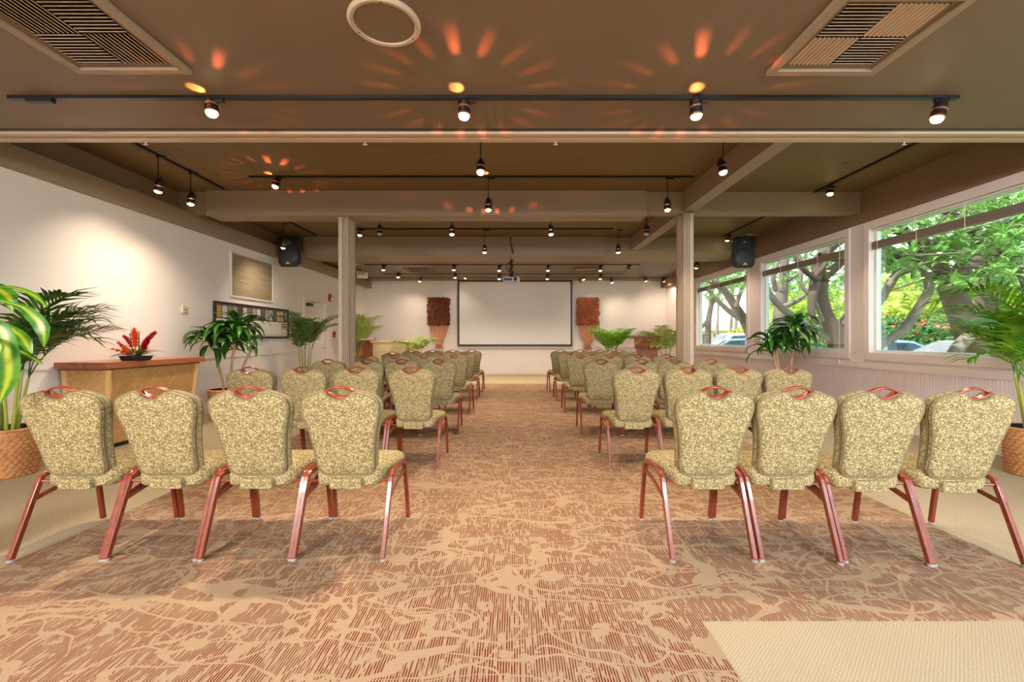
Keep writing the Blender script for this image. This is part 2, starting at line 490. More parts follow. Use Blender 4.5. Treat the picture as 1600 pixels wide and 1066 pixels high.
# ceilings
struct('ceiling', MB().bx(XL - .15, XR + .15, YF, 3.87, ZN, ZC + .15), M['taupe'])
o = struct('ceiling', MB().bx(XL - .15, XR + .15, 3.87, 10.3, ZC, ZC + .15), M['olive'])
# faint panel joints and an access line on the raised ceiling
struct('panel_joint', MB().bx(XL, 2.5, 5.32, 5.326, ZC - .002, ZC).bx(.12, .126, 5.326, 6.6, ZC - .002, ZC), M['brownwall'], o)
struct('ceiling', MB().bx(XL - .15, XR + .15, 10.3, YB + .15, ZR, ZC + .15), M['taupe'])
# pale double rail of the folding partition at the edge of the low ceiling
rail = S('trim_3')
MB().bx(XL, XR, 3.700, 3.755, 2.925, 2.95).build('rail_strip', M['rail'], rail, bevel=.004)
MB().bx(XL, XR, 3.790, 3.868, 2.925, 2.95).build('rail_strip', M['rail'], rail, bevel=.004)
MB().bx(XL, XR, 3.755, 3.790, 2.946, 2.9495).bx(XL, XR, 3.66, 3.70, 2.9455, 2.9495).build('groove_shade_strip', M['black'], rail)  # black strips put in for the shade between and before the rails
for px, py in ((229, 216), (571, 216), (868, 219), (1411, 222)):
    p = P(px, py, 3.86); q = MB().tube([(p.x, 3.85, 2.93), (p.x, 3.85, 2.90)], .006, 6).tube([(p.x - .02, 3.85, 2.90), (p.x + .02, 3.85, 2.90)], .004, 6)
    q.build('rail_hook', M['rail'], rail)
# cross beams, boxed-out beams, long beam, left bulkhead
struct('trim_4', MB().bx(XL, XR, 6.63, 6.83, 3.09, ZC), M['beam'])
struct('trim_5', MB().bx(-4.50, 1.95, 6.55, 6.90, 3.03, ZC - .002), M['beam'], bevel=.004)
struct('trim_6', MB().bx(XL, XR, 9.6, 10.9, 3.09, ZC - .004), M['beam'])
struct('trim_7', MB().bx(-4.50, 1.98, 9.55, 9.95, 2.99, ZC - .002), M['beam'], bevel=.004)
struct('trim_8', MB().bx(2.50, 2.68, 3.88, 9.62, 3.112, ZC - .001), M['beam'])
struct('trim_9', MB().bx(XL, -4.81, 3.88, YB, 2.9, 3.11), M['beam'])
struct('shade_strip_back', MB().bx(-4.81, XR, 14.5, YB, 3.17, ZR), M['brownwall'])  # dark strip standing in for the shadow along the back ceiling edge
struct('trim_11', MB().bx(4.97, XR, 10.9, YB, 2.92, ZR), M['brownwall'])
struct('trim_12', MB().bx(-4.8095, -4.802, 3.9, 5.6, 3.098, 3.106), simple('blue_tape', srgb(50, 80, 140), .5))
# wall rails, baseboards
struct('baseboard_left', MB().bx(XL, XL + .02, YF, 10.55, 0, .11).bx(XL, XL + .02, 11.8, YB, 0, .11), M['trimwhite'], bevel=.003)
struct('baseboard_back', MB().bx(XL, XR, YB - .02, YB, 0, .11), M['trimwhite'], bevel=.003)
struct('baseboard_right', MB().bx(XR - .022, XR, YF, YB, 0, .13), M['trimwhite'], bevel=.003)
struct('trim_13', MB().bx(XL, XL + .012, YF, 10.5, .90, .93), M['wall'])
struct('trim_14', MB().bx(XL, XR, YB - .012, YB, .92, .95), M['wall'])
# bead board under the windows: every board is its own rounded strip, grooves between
bd = MB(); y = -1.0
while y < 8.5:
    bd.bx(XR - .010, XR, y, y + .034, .13, .80); y += .040
struct('bead_boards', bd, M['bead'], bpy.data.objects['wall_right'], bevel=0)
struct('trim_15', MB().bx(XR - .020, XR, YF, 12.7, .80, .835).bx(XR - .012, XR, YF, 12.7, .835, .90), M['trimwhite'], bevel=.003)

# windows
for wi, (y0, y1) in enumerate(WINS):
    w = S('window_%d' % (wi + 1))
    X = XR
    cw = .10
    MB().bx(X - .022, X, y0 - cw, y1 + cw, ZS - .11, ZS - .0).build('sill_casing', M['trimwhite'], w, bevel=.004)
    MB().bx(X - .022, X, y0 - cw, y1 + cw, ZT, ZT + .11).build('head_casing', M['trimwhite'], w, bevel=.004)
    MB().bx(X - .022, X, y0 - cw, y0, ZS, ZT).build('side_casing', M['trimwhite'], w, bevel=.004)
    MB().bx(X - .022, X, y1, y1 + cw, ZS, ZT).build('side_casing', M['trimwhite'], w, bevel=.004)
    s = MB(); t = .035
    s.bx(X + .06, X + .13, y0, y1, ZS, ZS + t).bx(X + .06, X + .13, y0, y1, ZT - t, ZT)
    s.bx(X + .06, X + .13, y0, y0 + t, ZS + t, ZT - t).bx(X + .06, X + .13, y1 - t, y1, ZS + t, ZT - t)
    s.build('sash', M['sash'], w, bevel=.004)
    MB().bx(X + .098, X + .104, y0 + t, y1 - t, ZS + t, ZT - t).build('pane', M['glass'], w)
    # raised blind hanging on its cords
    if wi < 4:
        names = ['narrow raised taupe blind across the farthest window, beside the column', 'raised taupe blind across the middle window, with a long white pull cord',
                 'raised taupe blind across the nearest window, right edge of the room', 'raised taupe blind of the window beside the photographer']
        b = T('window_blind', names[wi], 'blind', (X + .03, y0, 2.56), group='raised window blinds')
        L = y1 - y0
        st = MB()
        for k in range(7): st.bx(-.024, .024, .02, L - .02, -.035 + k * .013, -.035 + k * .013 + .010)
        st.build('slat_stack', M['blind'], b, kind='stuff')
        MB().bx(-.026, .026, .02, L - .02, -.055, -.038).build('bottom_rail', M['blind'], b, bevel=.003)
        nC = 5
        for k in range(nC):
            yy = .12 + (L - .24) * k / (nC - 1)
            MB().tube([(-.027, yy, .23), (-.028, yy, -.06)], .004, 5).tube([(-.027, yy + .03, .23), (-.028, yy + .015, .05)], .0025, 5).tube([(-.029, yy, -.06), (-.033, yy - .008, -.08), (-.033, yy + .012, -.085)], .005, 5).build('ladder_cord', M['cord'], b)
        MB().bx(-.02, .02, .01, L - .01, .215, .235).build('head_rail', M['sash'], b)
        if wi == 1:
            MB().tube([(-.075, .07, .20), (-.077, .07, -1.68)], .0035, 6).build('pull_cord', M['cord'], b)
            MB().lathe([(.004, .05), (.014, .035), (.016, 0), (.010, -.02), (.001, -.022)], 12, (-.077, .07, -1.72)).build('cord_tassel', M['white'], b, smooth=40)
            MB().tube([(-.055, .02, .2), (-.055, .02, -.1)], .0025, 6).tube([(-.03, .07, .2), (-.075, .07, .2)], .003, 6).build('cord_guide', M['cord'], b)

# door in the left wall with its closer
d = S('door_1')
MB().bx(XL - .14, XL - .012, 10.60, 11.75, .0, 2.13).build('door_slab', M['wall'], d, bevel=.003)
MB().bx(XL - .001, XL + .03, 10.54, 10.60, 0, 2.19).bx(XL - .001, XL + .03, 11.75, 11.81, 0, 2.19).bx(XL - .001, XL + .03, 10.6, 11.75, 2.13, 2.19).build('door_frame', M['trimwhite'], d, bevel=.004)
MB().bx(XL - .01, XL + .06, 10.72, 10.98, 2.01, 2.08).build('closer_body', M['blackm'], d, bevel=.01)
MB().tube([(XL + .05, 10.85, 2.10), (XL + .13, 11.15, 2.11), (XL + .03, 11.45, 2.15)], .012, 6).build('closer_arm', M['chrome'], d)
MB().tube([(XL + .0, 11.60, .98), (XL + .06, 11.60, .98), (XL + .06, 11.48, .98)], .012, 8).build('door_handle', M['chrome'], d)

# columns
def column(name, x0, x1, label):
    m = MB()
    y0, y1 = 6.63, 6.93
    H = 3.03 if x0 < 0 else 3.112
    o = T(name, label, 'column', ((x0 + x1) / 2, (y0 + y1) / 2, 0))
    w = (x1 - x0) / 2; dp = (y1 - y0) / 2
    MB().bx(-w + .016, w - .016, -dp + .026, dp - .026, .0, H).build('core', M['column'], o)
    # fluted boards on every side, grooves between them
    k = 0
    n = 4; s = 2 * dp / n
    for side in (-1, 1):
        f = MB()
        for i in range(n): f.bx(min(side * w, side * (w - .017)), max(side * w, side * (w - .017)), -dp + i * s + .011, -dp + (i + 1) * s - .011, 0, H)
        f.build('fluted_side', M['column'], o, bevel=.004)
    f = MB()
    q = -1 if x0 < 0 else 1          # the plain board lies on the outer side, flutes towards the aisle
    g2 = MB()
    for side in (-1, 1):
        ya_, yb_ = min(side * dp, side * (dp - .026)), max(side * dp, side * (dp - .026))
        e = [q * w, q * (w - .058)]
        f.bx(min(e), max(e), ya_, yb_, 0, H)
        for i in range(4):
            e = [q * (w - .058 - .0105 - i * .023), q * (w - .058 - .023 - i * .023)]
            g2.bx(min(e), max(e), ya_, yb_, 0, H)
    f.build('plain_face', M['column'], o, bevel=.004)
    g2.build('front_flutes', M['column'], o)
    return o
column('column', -2.60, -2.45, 'fluted taupe column left of the aisle, rising to the boxed beam')
column('column', 2.51, 2.66, 'fluted taupe column right of the aisle under the long beam')

# patterned carpet field laid into the plain one
cp = MB()
vs = [(-2.75, 1.96, .006), (.82, 1.96, .006), (2.75, 1.96, .006), (2.75, 12.05, .006), (-2.75, 12.05, .006), (-2.75, -3.0, .006), (.82, -3.0, .006)]
vl = [(x, y, 0.0) for x, y, z in vs]
cp.add(vs + vl, [(0, 1, 2, 3, 4), (0, 5, 6, 1)])
ring = [(5, 6), (6, 1), (1, 2), (2, 3), (3, 4), (4, 0), (0, 5)]
cp.f += [(a + 7, b + 7, b, a) for a, b in ring]
o = cp.build('carpet', M['carpet'])
tag(o, 'brown carpet patterned with rust stripes and pale branches under the chairs', 'carpet')

# ------------------------------------------------------------------ banquet chairs
ORD = ['first', 'second', 'third', 'fourth', 'fifth', 'sixth']
def backmap(y_off):
    def mp(x, z, d):
        # d is depth towards the sitter; the back leans rearwards and is slightly curved
        y = -.165 - (z - .435) * .30 + .06 * (z - .435) ** 2 + d + y_off + .25 * x * x
        return Vector((x, y, z))
    return mp
half = [(.0, .893), (.034, .899), (.062, .917), (.086, .935), (.12, .930), (.165, .914), (.198, .896), (.214, .868), (.217, .838), (.211, .795), (.196, .735), (.182, .67), (.172, .60), (.166, .54), (.162, .49), (.150, .452), (.118, .436), (.06, .434)]
outl = [(x, z) for x, z in half] + [(0, .434)] + [(-x, z) for x, z in reversed(half[1:])]
outl = [(p.x, p.y) for p in smoothloop([(x, z, 0) for x, z in outl], 2)]
def make_chair():
    c = T('banquet_chair', 'x', 'chair')
    prof = [(.86, -.024), (.95, -.021), (.985, -.014), (1.0, -.004), (1.0, .008), (.985, .016), (.9, .02)]
    MB().pad(outl, prof, backmap(0)).build('rear_pad', M['fabric'], c, smooth=70)
    prof2 = [(.9, -.02), (.985, -.016), (1.008, -.006), (1.008, .012), (.985, .024), (.93, .034), (.7, .042), (.3, .045)]
    MB().pad(outl, prof2, backmap(.045)).build('backrest', M['fabric'], c, smooth=70)
    mp = backmap(.0225)
    pts = [mp(x, z, 0) for x, z in outl]
    pts = [p + (p - Vector((0, p.y, .66))).normalized() * .001 for p in pts]
    MB().tube([Vector((p.x * .99, p.y - .036, .66 + (p.z - .66) * .985)) for p in pts], .005, 6, closed=True).tube([Vector((p.x, p.y - .004, p.z)) for p in pts], .0055, 6, closed=True).tube([Vector((p.x, p.y + .038, p.z)) for p in pts], .0045, 6, closed=True).build('piping', M['piping'], c, smooth=80)
    # eye shaped wooden grip in the notch of the back
    A = []
    for i in range(13):
        t = -1 + 2 * i / 12; A.append(mp(.078 * t, .934 + .026 * (1 - t * t), 0))
    B = []
    for i in range(13):
        t = -1 + 2 * i / 12; B.append(mp(.078 * t, .934 - .034 * (1 - t * t) ** 1.15, 0))
    h = MB().tube(A, 0, rect=(.024, .011), up=(0, -.3, 1)).tube(B, 0, rect=(.030, .012), up=(0, -.3, 1))
    for s_ in (-1, 1):
        h.obox(mp(s_ * .080, .934, 0), (.020, .030, .014), Matrix.Rotation(s_ * -.35, 3, 'Y').to_quaternion())
    h.build('handle', M['handle'], c, smooth=40, bevel=.004)
    # seat
    so = [(-.17, -.160), (-.19, -.10), (-.222, .06), (-.232, .20), (-.222, .252), (-.18, .275), (0, .285), (.18, .275), (.222, .252), (.232, .20), (.222, .06), (.19, -.10), (.17, -.160), (.12, -.172), (0, -.174), (-.12, -.172)]
    so = [(p.x, p.y) for p in smoothloop([(x, y, 0) for x, y in so], 2)]
    sp = [(.9, .375), (.97, .378), (1.0, .392), (1.008, .42), (1.0, .446), (.965, .464), (.88, .476), (.6, .485), (.2, .488)]
    MB().pad(so, sp, lambda x, y, d: Vector((x, y, d - .03 * max(0, .2 - y) * .5))).build('seat', M['fabric'], c, smooth=70)
    # upholstered tab joining seat and back
    MB().pad([(-.092, .362), (.088, .362), (.092, .40), (.092, .424), (-.092, .424), (-.094, .39)], [(.95, -.012), (1, -.006), (1, .05)], lambda x, z, d: Vector((x, -.192 + d, z))).build('back_tab', M['fabric'], c, smooth=50, bevel=.006)
    for s_ in (-1, 1):
        X = .247 * s_
        rear = smoothloop([(X, -.30, .012), (X, -.225, .20), (X, -.150, .385), (X * .995, -.118, .425), (X * .985, -.06, .437), (X * .97, .02, .437)], 3, False)
        r_ = MB().tube(rear, 0, rect=(.024, .030), up=(0, .9, .4)).build('leg', M['frame'], c, bevel=.003)
        front = smoothloop([(X * .97, .02, .437), (X * .965, .15, .430), (X * .965, .195, .415), (X * .975, .215, .37), (X * .99, .245, .20), (X, .275, .012)], 3, False)
        f_ = MB().tube(front, 0, rect=(.024, .028), up=(0, .9, .4)).build('leg', M['frame'], c, bevel=.003)
        MB().lathe([(.014, 0), (.016, .006), (.016, .014)], 10, (X, -.302, 0)).build('glide', M['glide'], r_)
        MB().lathe([(.014, 0), (.016, .006), (.016, .014)], 10, (X, .276, 0)).build('glide', M['glide'], f_)
        MB().tube([(X, -.185, .30), (X * .985, .03, .345), (X * .975, .222, .365)], 0, rect=(.012, .024), up=(0, 0, 1)).build('side_stretcher', M['frame'], c, bevel=.002)
    MB().tube(smoothloop([(-.245, -.14, .395), (-.15, -.12, .385), (0, -.11, .372), (.15, -.12, .385), (.245, -.14, .395)], 3, False), 0, rect=(.022, .012), up=(0, 0, 1)).build('rear_crossbar', M['frame'], c, bevel=.002)
    MB().tube([(-.236, .17, .40), (0, .17, .37), (.236, .17, .40)], 0, rect=(.022, .012), up=(0, 0, 1)).build('front_crossbar', M['frame'], c, bevel=.002)
    return c
ROWY = [2.78, 4.48, 5.95, 7.55, 9.0, 10.45]
LX = [[-.97, -1.49, -2.01, -2.53], [-.955, -1.475, -1.98, -2.47], [-.965, -1.42, -1.86, -2.36], [-.96, -1.45, -1.93, -2.42], [-.965, -1.42, -1.9, -2.36], [-.96, -1.40, -1.85, -2.33]]
RX = [[1.115, 1.575, 2.03, 2.51], [1.15, 1.64, 2.11, 2.58], [1.11, 1.61, 2.03, 2.50], [1.08, 1.55, 2.01, 2.47], [1.07, 1.52, 1.98, 2.40], [1.05, 1.51, 1.965, 2.40]]
proto = make_chair(); first = True
rowname = ['nearest row', 'second nearest row', 'third nearest row', 'third row from screen', 'second row from screen', 'row closest to screen']
for r_ in range(6):
    for side, xs in (('left', LX[r_]), ('right', RX[r_])):
        for k, x in enumerate(xs):
            c = proto if first else copy_tree(proto)
            first = False
            dy = rnd.uniform(-.02, .02) if r_ else 0
            rz = R(rnd.uniform(-2.2, 2.2)) if r_ else R([-.5, 1, .5, 1.5][k] if side == 'left' else [1.0, -.5, -1.5, -2.5][k])
            if side == 'right' and r_ == 0: dy = [-.01, -.015, -.05, -.07][k]
            if side == 'left' and r_ == 0: dy = [.0, .0, .0, -.01][k]
            c.location = (x, ROWY[r_] + dy, .006); c.rotation_euler = (0, 0, rz)
            where = ['on the aisle', 'one in from the aisle', 'next to the outermost', 'outermost'][k]
            c['label'] = 'olive patterned banquet chair, %s, %s, %s block' % (rowname[r_], where, side)
            c['group'] = 'banquet chairs of the %s block' % side

# ------------------------------------------------------------------ ceiling speaker, vents, plates
sp = T('ceiling_speaker', 'large round ceiling speaker grille at the top of the picture', 'speaker', (P(600, 31, 2.41).x, 2.42, ZN))
MB().lathe([(.19, 0), (.193, -.012), (.180, -.022), (.162, -.020), (.158, -.008)], 48).build('rim', M['column'], sp, smooth=40)
MB().lathe([(.157, -.001), (.156, -.013), (.001, -.012)], 48).build('grille', M['taupe'], sp, smooth=40)
for a in (40, 160, 280): MB().lathe([(.004, 0), (.004, -.003), (.001, -.004)], 8, (.165 * math.cos(R(a)), .165 * math.sin(R(a)), -.021)).build('screw', M['black'], sp)
def vent(cx, cy, w, z, label, nsl=9, deep=True, flip=False):
    v = T('ceiling_vent', label, 'vent', (cx, cy, z), group='square ceiling vents')
    h = w / 2
    fr = MB(); g = .05
    fr.bx(-h, h, -h, -h + g, -.03, 0).bx(-h, h, h - g, h, -.03, 0).bx(-h, -h + g, -h + g, h - g, -.03, 0).bx(h - g, h, -h + g, h - g, -.03, 0)
    fr.build('outer_frame', M['beam'] if deep else M['taupe'], v, bevel=.003)
    i0 = h - g; g2 = .035
    MB().bx(-i0, i0, -i0, -i0 + g2, -.012, 0).bx(-i0, i0, i0 - g2, i0, -.012, 0).bx(-i0, -i0 + g2, -i0 + g2, i0 - g2, -.012, 0).bx(i0 - g2, i0, -i0 + g2, i0 - g2, -.012, 0).build('inner_frame', M['taupe'], v, bevel=.002)
    q = i0 - g2
    MB().bx(-q, q, -q, q, -.001, 0).build('dark_backing', M['black'], v)
    n = nsl
    sl_x = MB().obox(Vector((0, 0, 0)), (q - .012, q / n * .62, .003), Matrix.Rotation(R(28), 3, 'X').to_quaternion()).mesh('slat'); sl_x.materials.append(M['rail'])
    sl_y = MB().obox(Vector((0, 0, 0)), (q / n * .62, q - .012, .003), Matrix.Rotation(R(28), 3, 'Y').to_quaternion()).mesh('slat'); sl_y.materials.append(M['rail'])
    for (sx, sy, d_) in ((-1, 1, 'y'), (1, 1, 'x'), (-1, -1, 'x'), (1, -1, 'y')):
        if flip: sx = sx * -1
        for k in range(n):
            t = (k + .5) / n * q
            if d_ == 'x': inst(sl_x, 'slat', v, (sx * q / 2, sy * t, -.011))
            else: inst(sl_y, 'slat', v, (sx * t, sy * q / 2, -.011))
    return v
vent((-2.06 - 2.77) / 2, 2.86 - .36, .72, ZN, 'large square slatted vent in the low ceiling, upper left corner', 10, flip=True)
vent(1.62 + .34, 2.88 - .35, .69, ZN, 'large square slatted vent in the low ceiling, upper right', 10)
vent(P(654, 421, 12.9).x, 12.9, .72, ZR, 'small far square vent in the rear ceiling left of the projector', 6, False)
vent(P(915, 423, 12.8).x, 12.8, .72, ZR, 'small far square vent in the rear ceiling right of the projector', 6, False)
for i, (px, py, z) in enumerate(((668, 243, ZC), (1052, 243, ZC), (279, 236, ZC), (338, 275, ZC), (1325, 256, ZC))):
    D = (z - CH) * F / (CY - py)
    o = MB().lathe([(.055, 0), (.055, -.004), (.045, -.006), (.001, -.006)], 24).build('ceiling_cover_plate', M['olive'], None, (P(px, py, D).x, D, z))
    tag(o, 'small round cover plate, raised ceiling, ' + ['left of the centre pendant lamp', 'right of the centre near the long beam', 'above the left track, nearest the partition rail', 'beside the hanging lamps at the left', 'in the right bay near the long beam'][i], 'cover plate', 'round ceiling cover plates')
o = MB().lathe([(.10, 0), (.10, -.004), (.07, -.012), (.001, -.012)], 24).build('recessed_downlight', M['white'], None, (-4.25, 11.9, ZR)); tag(o, 'white round recessed disc in the rear ceiling above the left wall', 'downlight')

# ------------------------------------------------------------------ lighting tracks and lamp heads
def track(p0, p1, z, label):
    o = MB().tube([(p0[0], p0[1], z - .012), (p1[0], p1[1], z - .012)], 0, rect=(.036, .022), up=(0, 0, 1)).build('lighting_track', M['black'])
    return tag(o, label, 'lighting track')
def gobo(l, col, petals):
    """reflector spill: amber petals thrown sideways and an amber patch straight up"""
    l.use_nodes = True; nt = l.node_tree; n = nt.nodes; k = nt.links
    em = n.get('Emission') or n.new('ShaderNodeEmission')
    tc = n.new('ShaderNodeTexCoord'); sp_ = n.new('ShaderNodeSeparateXYZ'); k.new(tc.outputs['Normal'], sp_.inputs[0])
    def mth(op, a, b=0.0):
        m = n.new('ShaderNodeMath'); m.operation = op
        for i, v in enumerate((a, b)):
            if isinstance(v, float): m.inputs[i].default_value = v
            else: k.new(v, m.inputs[i])
        return m.outputs[0]
    az = mth('ARCTAN2', sp_.outputs[1], sp_.outputs[0])
    pt = mth('POWER', mth('MAXIMUM', mth('SINE', mth('MULTIPLY', az, float(petals))), 0.0), 1.2)
    z = sp_.outputs[2]
    def band(lo, hi, s):
        a = n.new('ShaderNodeMapRange'); a.interpolation_type = 'SMOOTHSTEP'; a.inputs[1].default_value = lo - s; a.inputs[2].default_value = lo + s; k.new(z, a.inputs[0])
        b = n.new('ShaderNodeMapRange'); b.interpolation_type = 'SMOOTHSTEP'; b.inputs[1].default_value = hi + s; b.inputs[2].default_value = hi - s; k.new(z, b.inputs[0])
        return mth('MULTIPLY', a.outputs[0], b.outputs[0])
    tot = mth('MULTIPLY', pt, band(.25, .35, .03))
    k.new(tot, em.inputs['Strength']); em.inputs['Color'].default_value = c4(col)
lampno = [0]
HEAD = {}
def lamp(x, y, ztop, zlamp, aim, label, on=True, power=1.0, petals=False, cone=95, group='track lamps'):
    """track head: adapter, stem, ringed housing, bulb; zlamp is the height of the bulb mouth"""
    o = T('track_lamp', label, 'lamp', (x, y, ztop - .024), group=group)
    aim = Vector(aim).normalized()
    zl = zlamp - (ztop - .024)
    mouth = Vector((0, 0, zl)); back = mouth - aim * .15
    MB().bx(-.016, .085, -.014, .014, -.022, -.001).build('adapter', M['black'], o, bevel=.003)
    if back.z < -.045:
        MB().tube([(0, 0, -.02), (0, 0, back.z + .01), back], .006, 6).build('stem', M['black'], o)
    q = aim.to_track_quat('-Z', 'Y').to_matrix().to_4x4()
    m4 = Matrix.Translation(mouth) @ q @ Matrix.Scale(1.35, 4)
    MB().lathe([(.010, .115), (.016, .112), (.020, .095), (.030, .080), (.032, .060), (.033, .022), (.034, .020), (.0345, .0), (.031, .002), (.029, .015)], 20, m=m4).build('housing', M['black'], o, smooth=35)
    MB().lathe([(.0335, .052), (.0355, .050), (.0355, .043), (.0335, .041)], 20, m=m4).lathe([(.0335, .012), (.036, .010), (.036, .002), (.034, .0)], 20, m=m4).build('ring', M['copper'], o, smooth=35)
    MB().lathe([(.028, .008), (.028, -.004), (.023, -.013), (.012, -.019), (.001, -.021)], 20, m=m4).build('bulb', M['bulb'] if on else M['bulboff'], o, smooth=60)
    MB().tube([(m4 @ Vector((.036, 0, .03))), (m4 @ Vector((.040, 0, .09))), m4 @ Vector((0, 0, .118))], .004, 5).build('bracket', M['black'], o)
    if on:
        light('lamp_beam', 'SPOT', mouth + aim * .045, SPOT_W * power, WARM, o, aim, spot_size=R(cone), spot_blend=1.0, shadow_soft_size=.03)
        if petals:
            l = light('lamp_spill', 'POINT', (0, -.0, zl - .042), 20 * power * float(petals), (1, 1, 1), o, shadow_soft_size=.004)
            light('lamp_uplight', 'SPOT', (-.025, -.05, -.05), 2.2 * power, (1, .45, .12), o, (-.15, -.55, 1), spot_size=R(62), spot_blend=.25, shadow_soft_size=.006)
            gobo(l.data, (1.0, .15, .05), 19)
    return o
DN = (0, 0, -1)
# track under the low ceiling
track((-3.57, 3.17), (3.14, 3.17), ZN, 'long black lighting track across the low front ceiling')
o = MB().bx(-.09, .09, -.022, .022, -.012, .012).build('track_feed', M['black'], None, (-3.35, 3.17, ZN - .035), bevel=.004); tag(o, 'black power feed block at the left end of the front track', 'track feed')
lamp(P(331, 175, 3.17).x, 3.17, ZN, 2.83, (.12, -.15, -1), 'brightest lamp head on the front track, leftmost of its four', petals=.35, power=1.0)
lamp(P(725, 182, 3.17).x, 3.17, ZN, 2.81, (-.05, -.1, -1), 'lit lamp head on the front track, second from left', petals=True, power=.8)
lamp(P(1088, 180, 3.17).x, 3.17, ZN, 2.81, (.08, .05, -1), 'lit lamp head on the front track, second from right', petals=True, power=.7)
lamp(P(1464, 170, 3.17).x, 3.17, ZN, 2.79, (-.28, .0, -1), 'tilted ringed lamp head at the right end of the front track', power=.45)
# left track over the side aisle
track((-4.19, 4.75), (-4.19, 6.46), ZC, 'black track running along the left wall, nearest section')
lamp(-4.17, 5.25, ZC, 2.96, (-.30, .15, -1), 'pendant lamp hanging by the left wall, nearest the camera', power=.34, cone=125)
lamp(-4.17, 5.78, ZC, 2.97, (-.15, .1, -1), 'pendant lamp by the left wall in front of the boxed beam', power=.35, cone=120)
# hidden track just behind the partition rail
track((-3.0, 4.6), (2.4, 4.6), ZC, 'black track hidden above the partition rail')
lamp(P(751, 267, 4.6).x, 4.6, ZC, 2.94, (.0, -.3, -1), 'bright pendant lamp in the middle, above the centre of the beam', power=1.0)
lamp(P(1130, 270, 4.6).x, 4.6, ZC, 2.94, (.15, -.15, -1), 'pendant lamp beside the long beam at the right', power=.8)
# second cross track
track((-3.53, 5.98), (2.40, 5.98), ZC, 'black track across the raised ceiling in front of the boxed beam')
lamp(P(430, 290, 5.98).x, 5.98, ZC, 3.26, (-.2, -.2, -1), 'short lamp at the left end of the second cross track', power=.8, petals=True)
lamp(P(763, 325, 5.98).x, 5.98, ZC, 2.95, (0, .1, -1), 'pendant lamp in front of the middle of the boxed beam', petals=True, power=.8)
lamp(P(1043, 326, 5.98).x, 5.98, ZC, 2.95, (.1, .1, -1), 'pendant lamp just left of the right column top', petals=False, power=.7)
# right bay
track((4.44, 4.80), (4.44, 6.60), ZC, 'black track along the window wall, nearest section')
lamp(4.46, 6.32, ZC, 3.27, (-.1, -.1, -1), 'short lamp on the nearest track along the windows', power=.6)
track((4.44, 7.4), (4.44, 9.50), ZC, 'black track along the window wall behind the cross beam')
lamp(4.44, 9.32, ZC, 3.27, (0, .3, -1), 'short lamp beside the right loudspeaker', power=.5)
# between the beams
track((-2.6, 7.30), (2.2, 7.30), ZC, 'black track close behind the boxed beam')
lamp(P(593, 366, 7.3).x, 7.3, ZC, 2.93, DN, 'unlit black pendant lamp beside the left column', on=False)
lamp(P(706, 367, 7.3).x, 7.3, ZC, 2.93, (0, .1, -1), 'lit pendant above the left chairs, between the beams', power=.8)
lamp(P(861, 367, 7.3).x, 7.3, ZC, 2.93, (.1, .1, -1), 'lit pendant right of the projector pole, between the beams', power=.8)
lamp(P(1010, 366, 7.3).x, 7.3, ZC, 2.93, DN, 'unlit black pendant lamp in front of the long beam', on=False)
track((-3.3, 8.85), (1.95, 8.85), ZC, 'black track across the ceiling ahead of the second beam')
lamp(P(562, 367, 8.85).x, 8.85, ZC, 3.27, (-.1, 0, -1), 'short lamp just right of the left column top', power=.7)
lamp(P(757, 394, 8.85).x, 8.85, ZC, 2.93, (0, .15, -1), 'bright pendant in front of the second beam, left of the projector', power=.9, petals=False)
lamp(P(966, 396, 8.85).x, 8.85, ZC, 2.93, (.1, .15, -1), 'bright pendant in front of the second beam, right side', power=.8)
track((-4.15, 7.2), (-4.15, 9.4), ZC, 'black track along the left wall between the beams')
lamp(-4.30, 8.35, ZC, 2.92, (-.3, .2, -1), 'pendant lamp next to the left loudspeaker', power=.3, cone=120)
# rear zone
track((-3.9, 11.7), (3.29, 11.7), ZR - .04, 'front of the two black tracks across the rear ceiling')
track((-3.9, 13.4), (3.29, 13.4), ZR - .04, 'rearmost black track across the ceiling, before the screen')
rear = [(599, 423, 11.7, 1), (709, 423, 11.7, 1), (780, 424, 11.7, 1), (856, 424, 11.7, 1), (938, 424, 11.7, 1), (982, 423, 11.7, 0),
        (622, 434, 13.4, 1), (711, 435, 13.4, 1), (780, 437, 13.4, 1), (855, 437, 13.4, 1), (938, 437, 13.4, 1)]
for i, (px, py, D, on) in enumerate(rear):
    p = P(px, py, D); fr_ = i < 6
    k = i if fr_ else i - 6
    lab = ('unlit black lamp head at the right end of the front rear track' if not on else
           'small lit lamp head on the %s rear track, %s from the left' % ('front' if fr_ else 'back', ORD[k]))
    lamp(p.x, D, ZR - .04, p.z + .02, (.0, .02 if not fr_ else .05, -1), lab, on=bool(on), power=.6, cone=120)
for px, py, lab, on in ((656, 441, 'small wall washing lamp above the left stage wall', 1), (727, 436, 'tiny lamp above the left top corner of the screen', 1), (956, 443, 'small wall washing lamp above the right stage wall', 1),
                    (912, 438, 'small lamp just right of the top of the screen', 1), (908, 444, 'unlit black lamp right of the screen top', 0)):
    p = P(px, py, 14.35)
    lamp(p.x, 14.35, ZR, p.z + .03, (-.35 if px < 800 else .35, .12, -1), lab, on=bool(on), power=.30 if px in (656, 956) else .12, cone=130)
track((4.72, 11.0), (4.72, 13.0), ZR - .03, 'short black track over the farthest window')
lamp(4.72, 11.6, ZR - .03, 3.05, (0, .2, -1), 'small lamp over the farthest window near the column', power=.4)
track((4.0, 14.3), (4.85, 14.2), ZR - .03, 'short black track in the far right corner of the ceiling')
lamp(4.2, 14.28, ZR - .03, 3.06, (.5, .4, -1), 'tiny lamp in the far right corner, left of the pair', power=.15, cone=120)
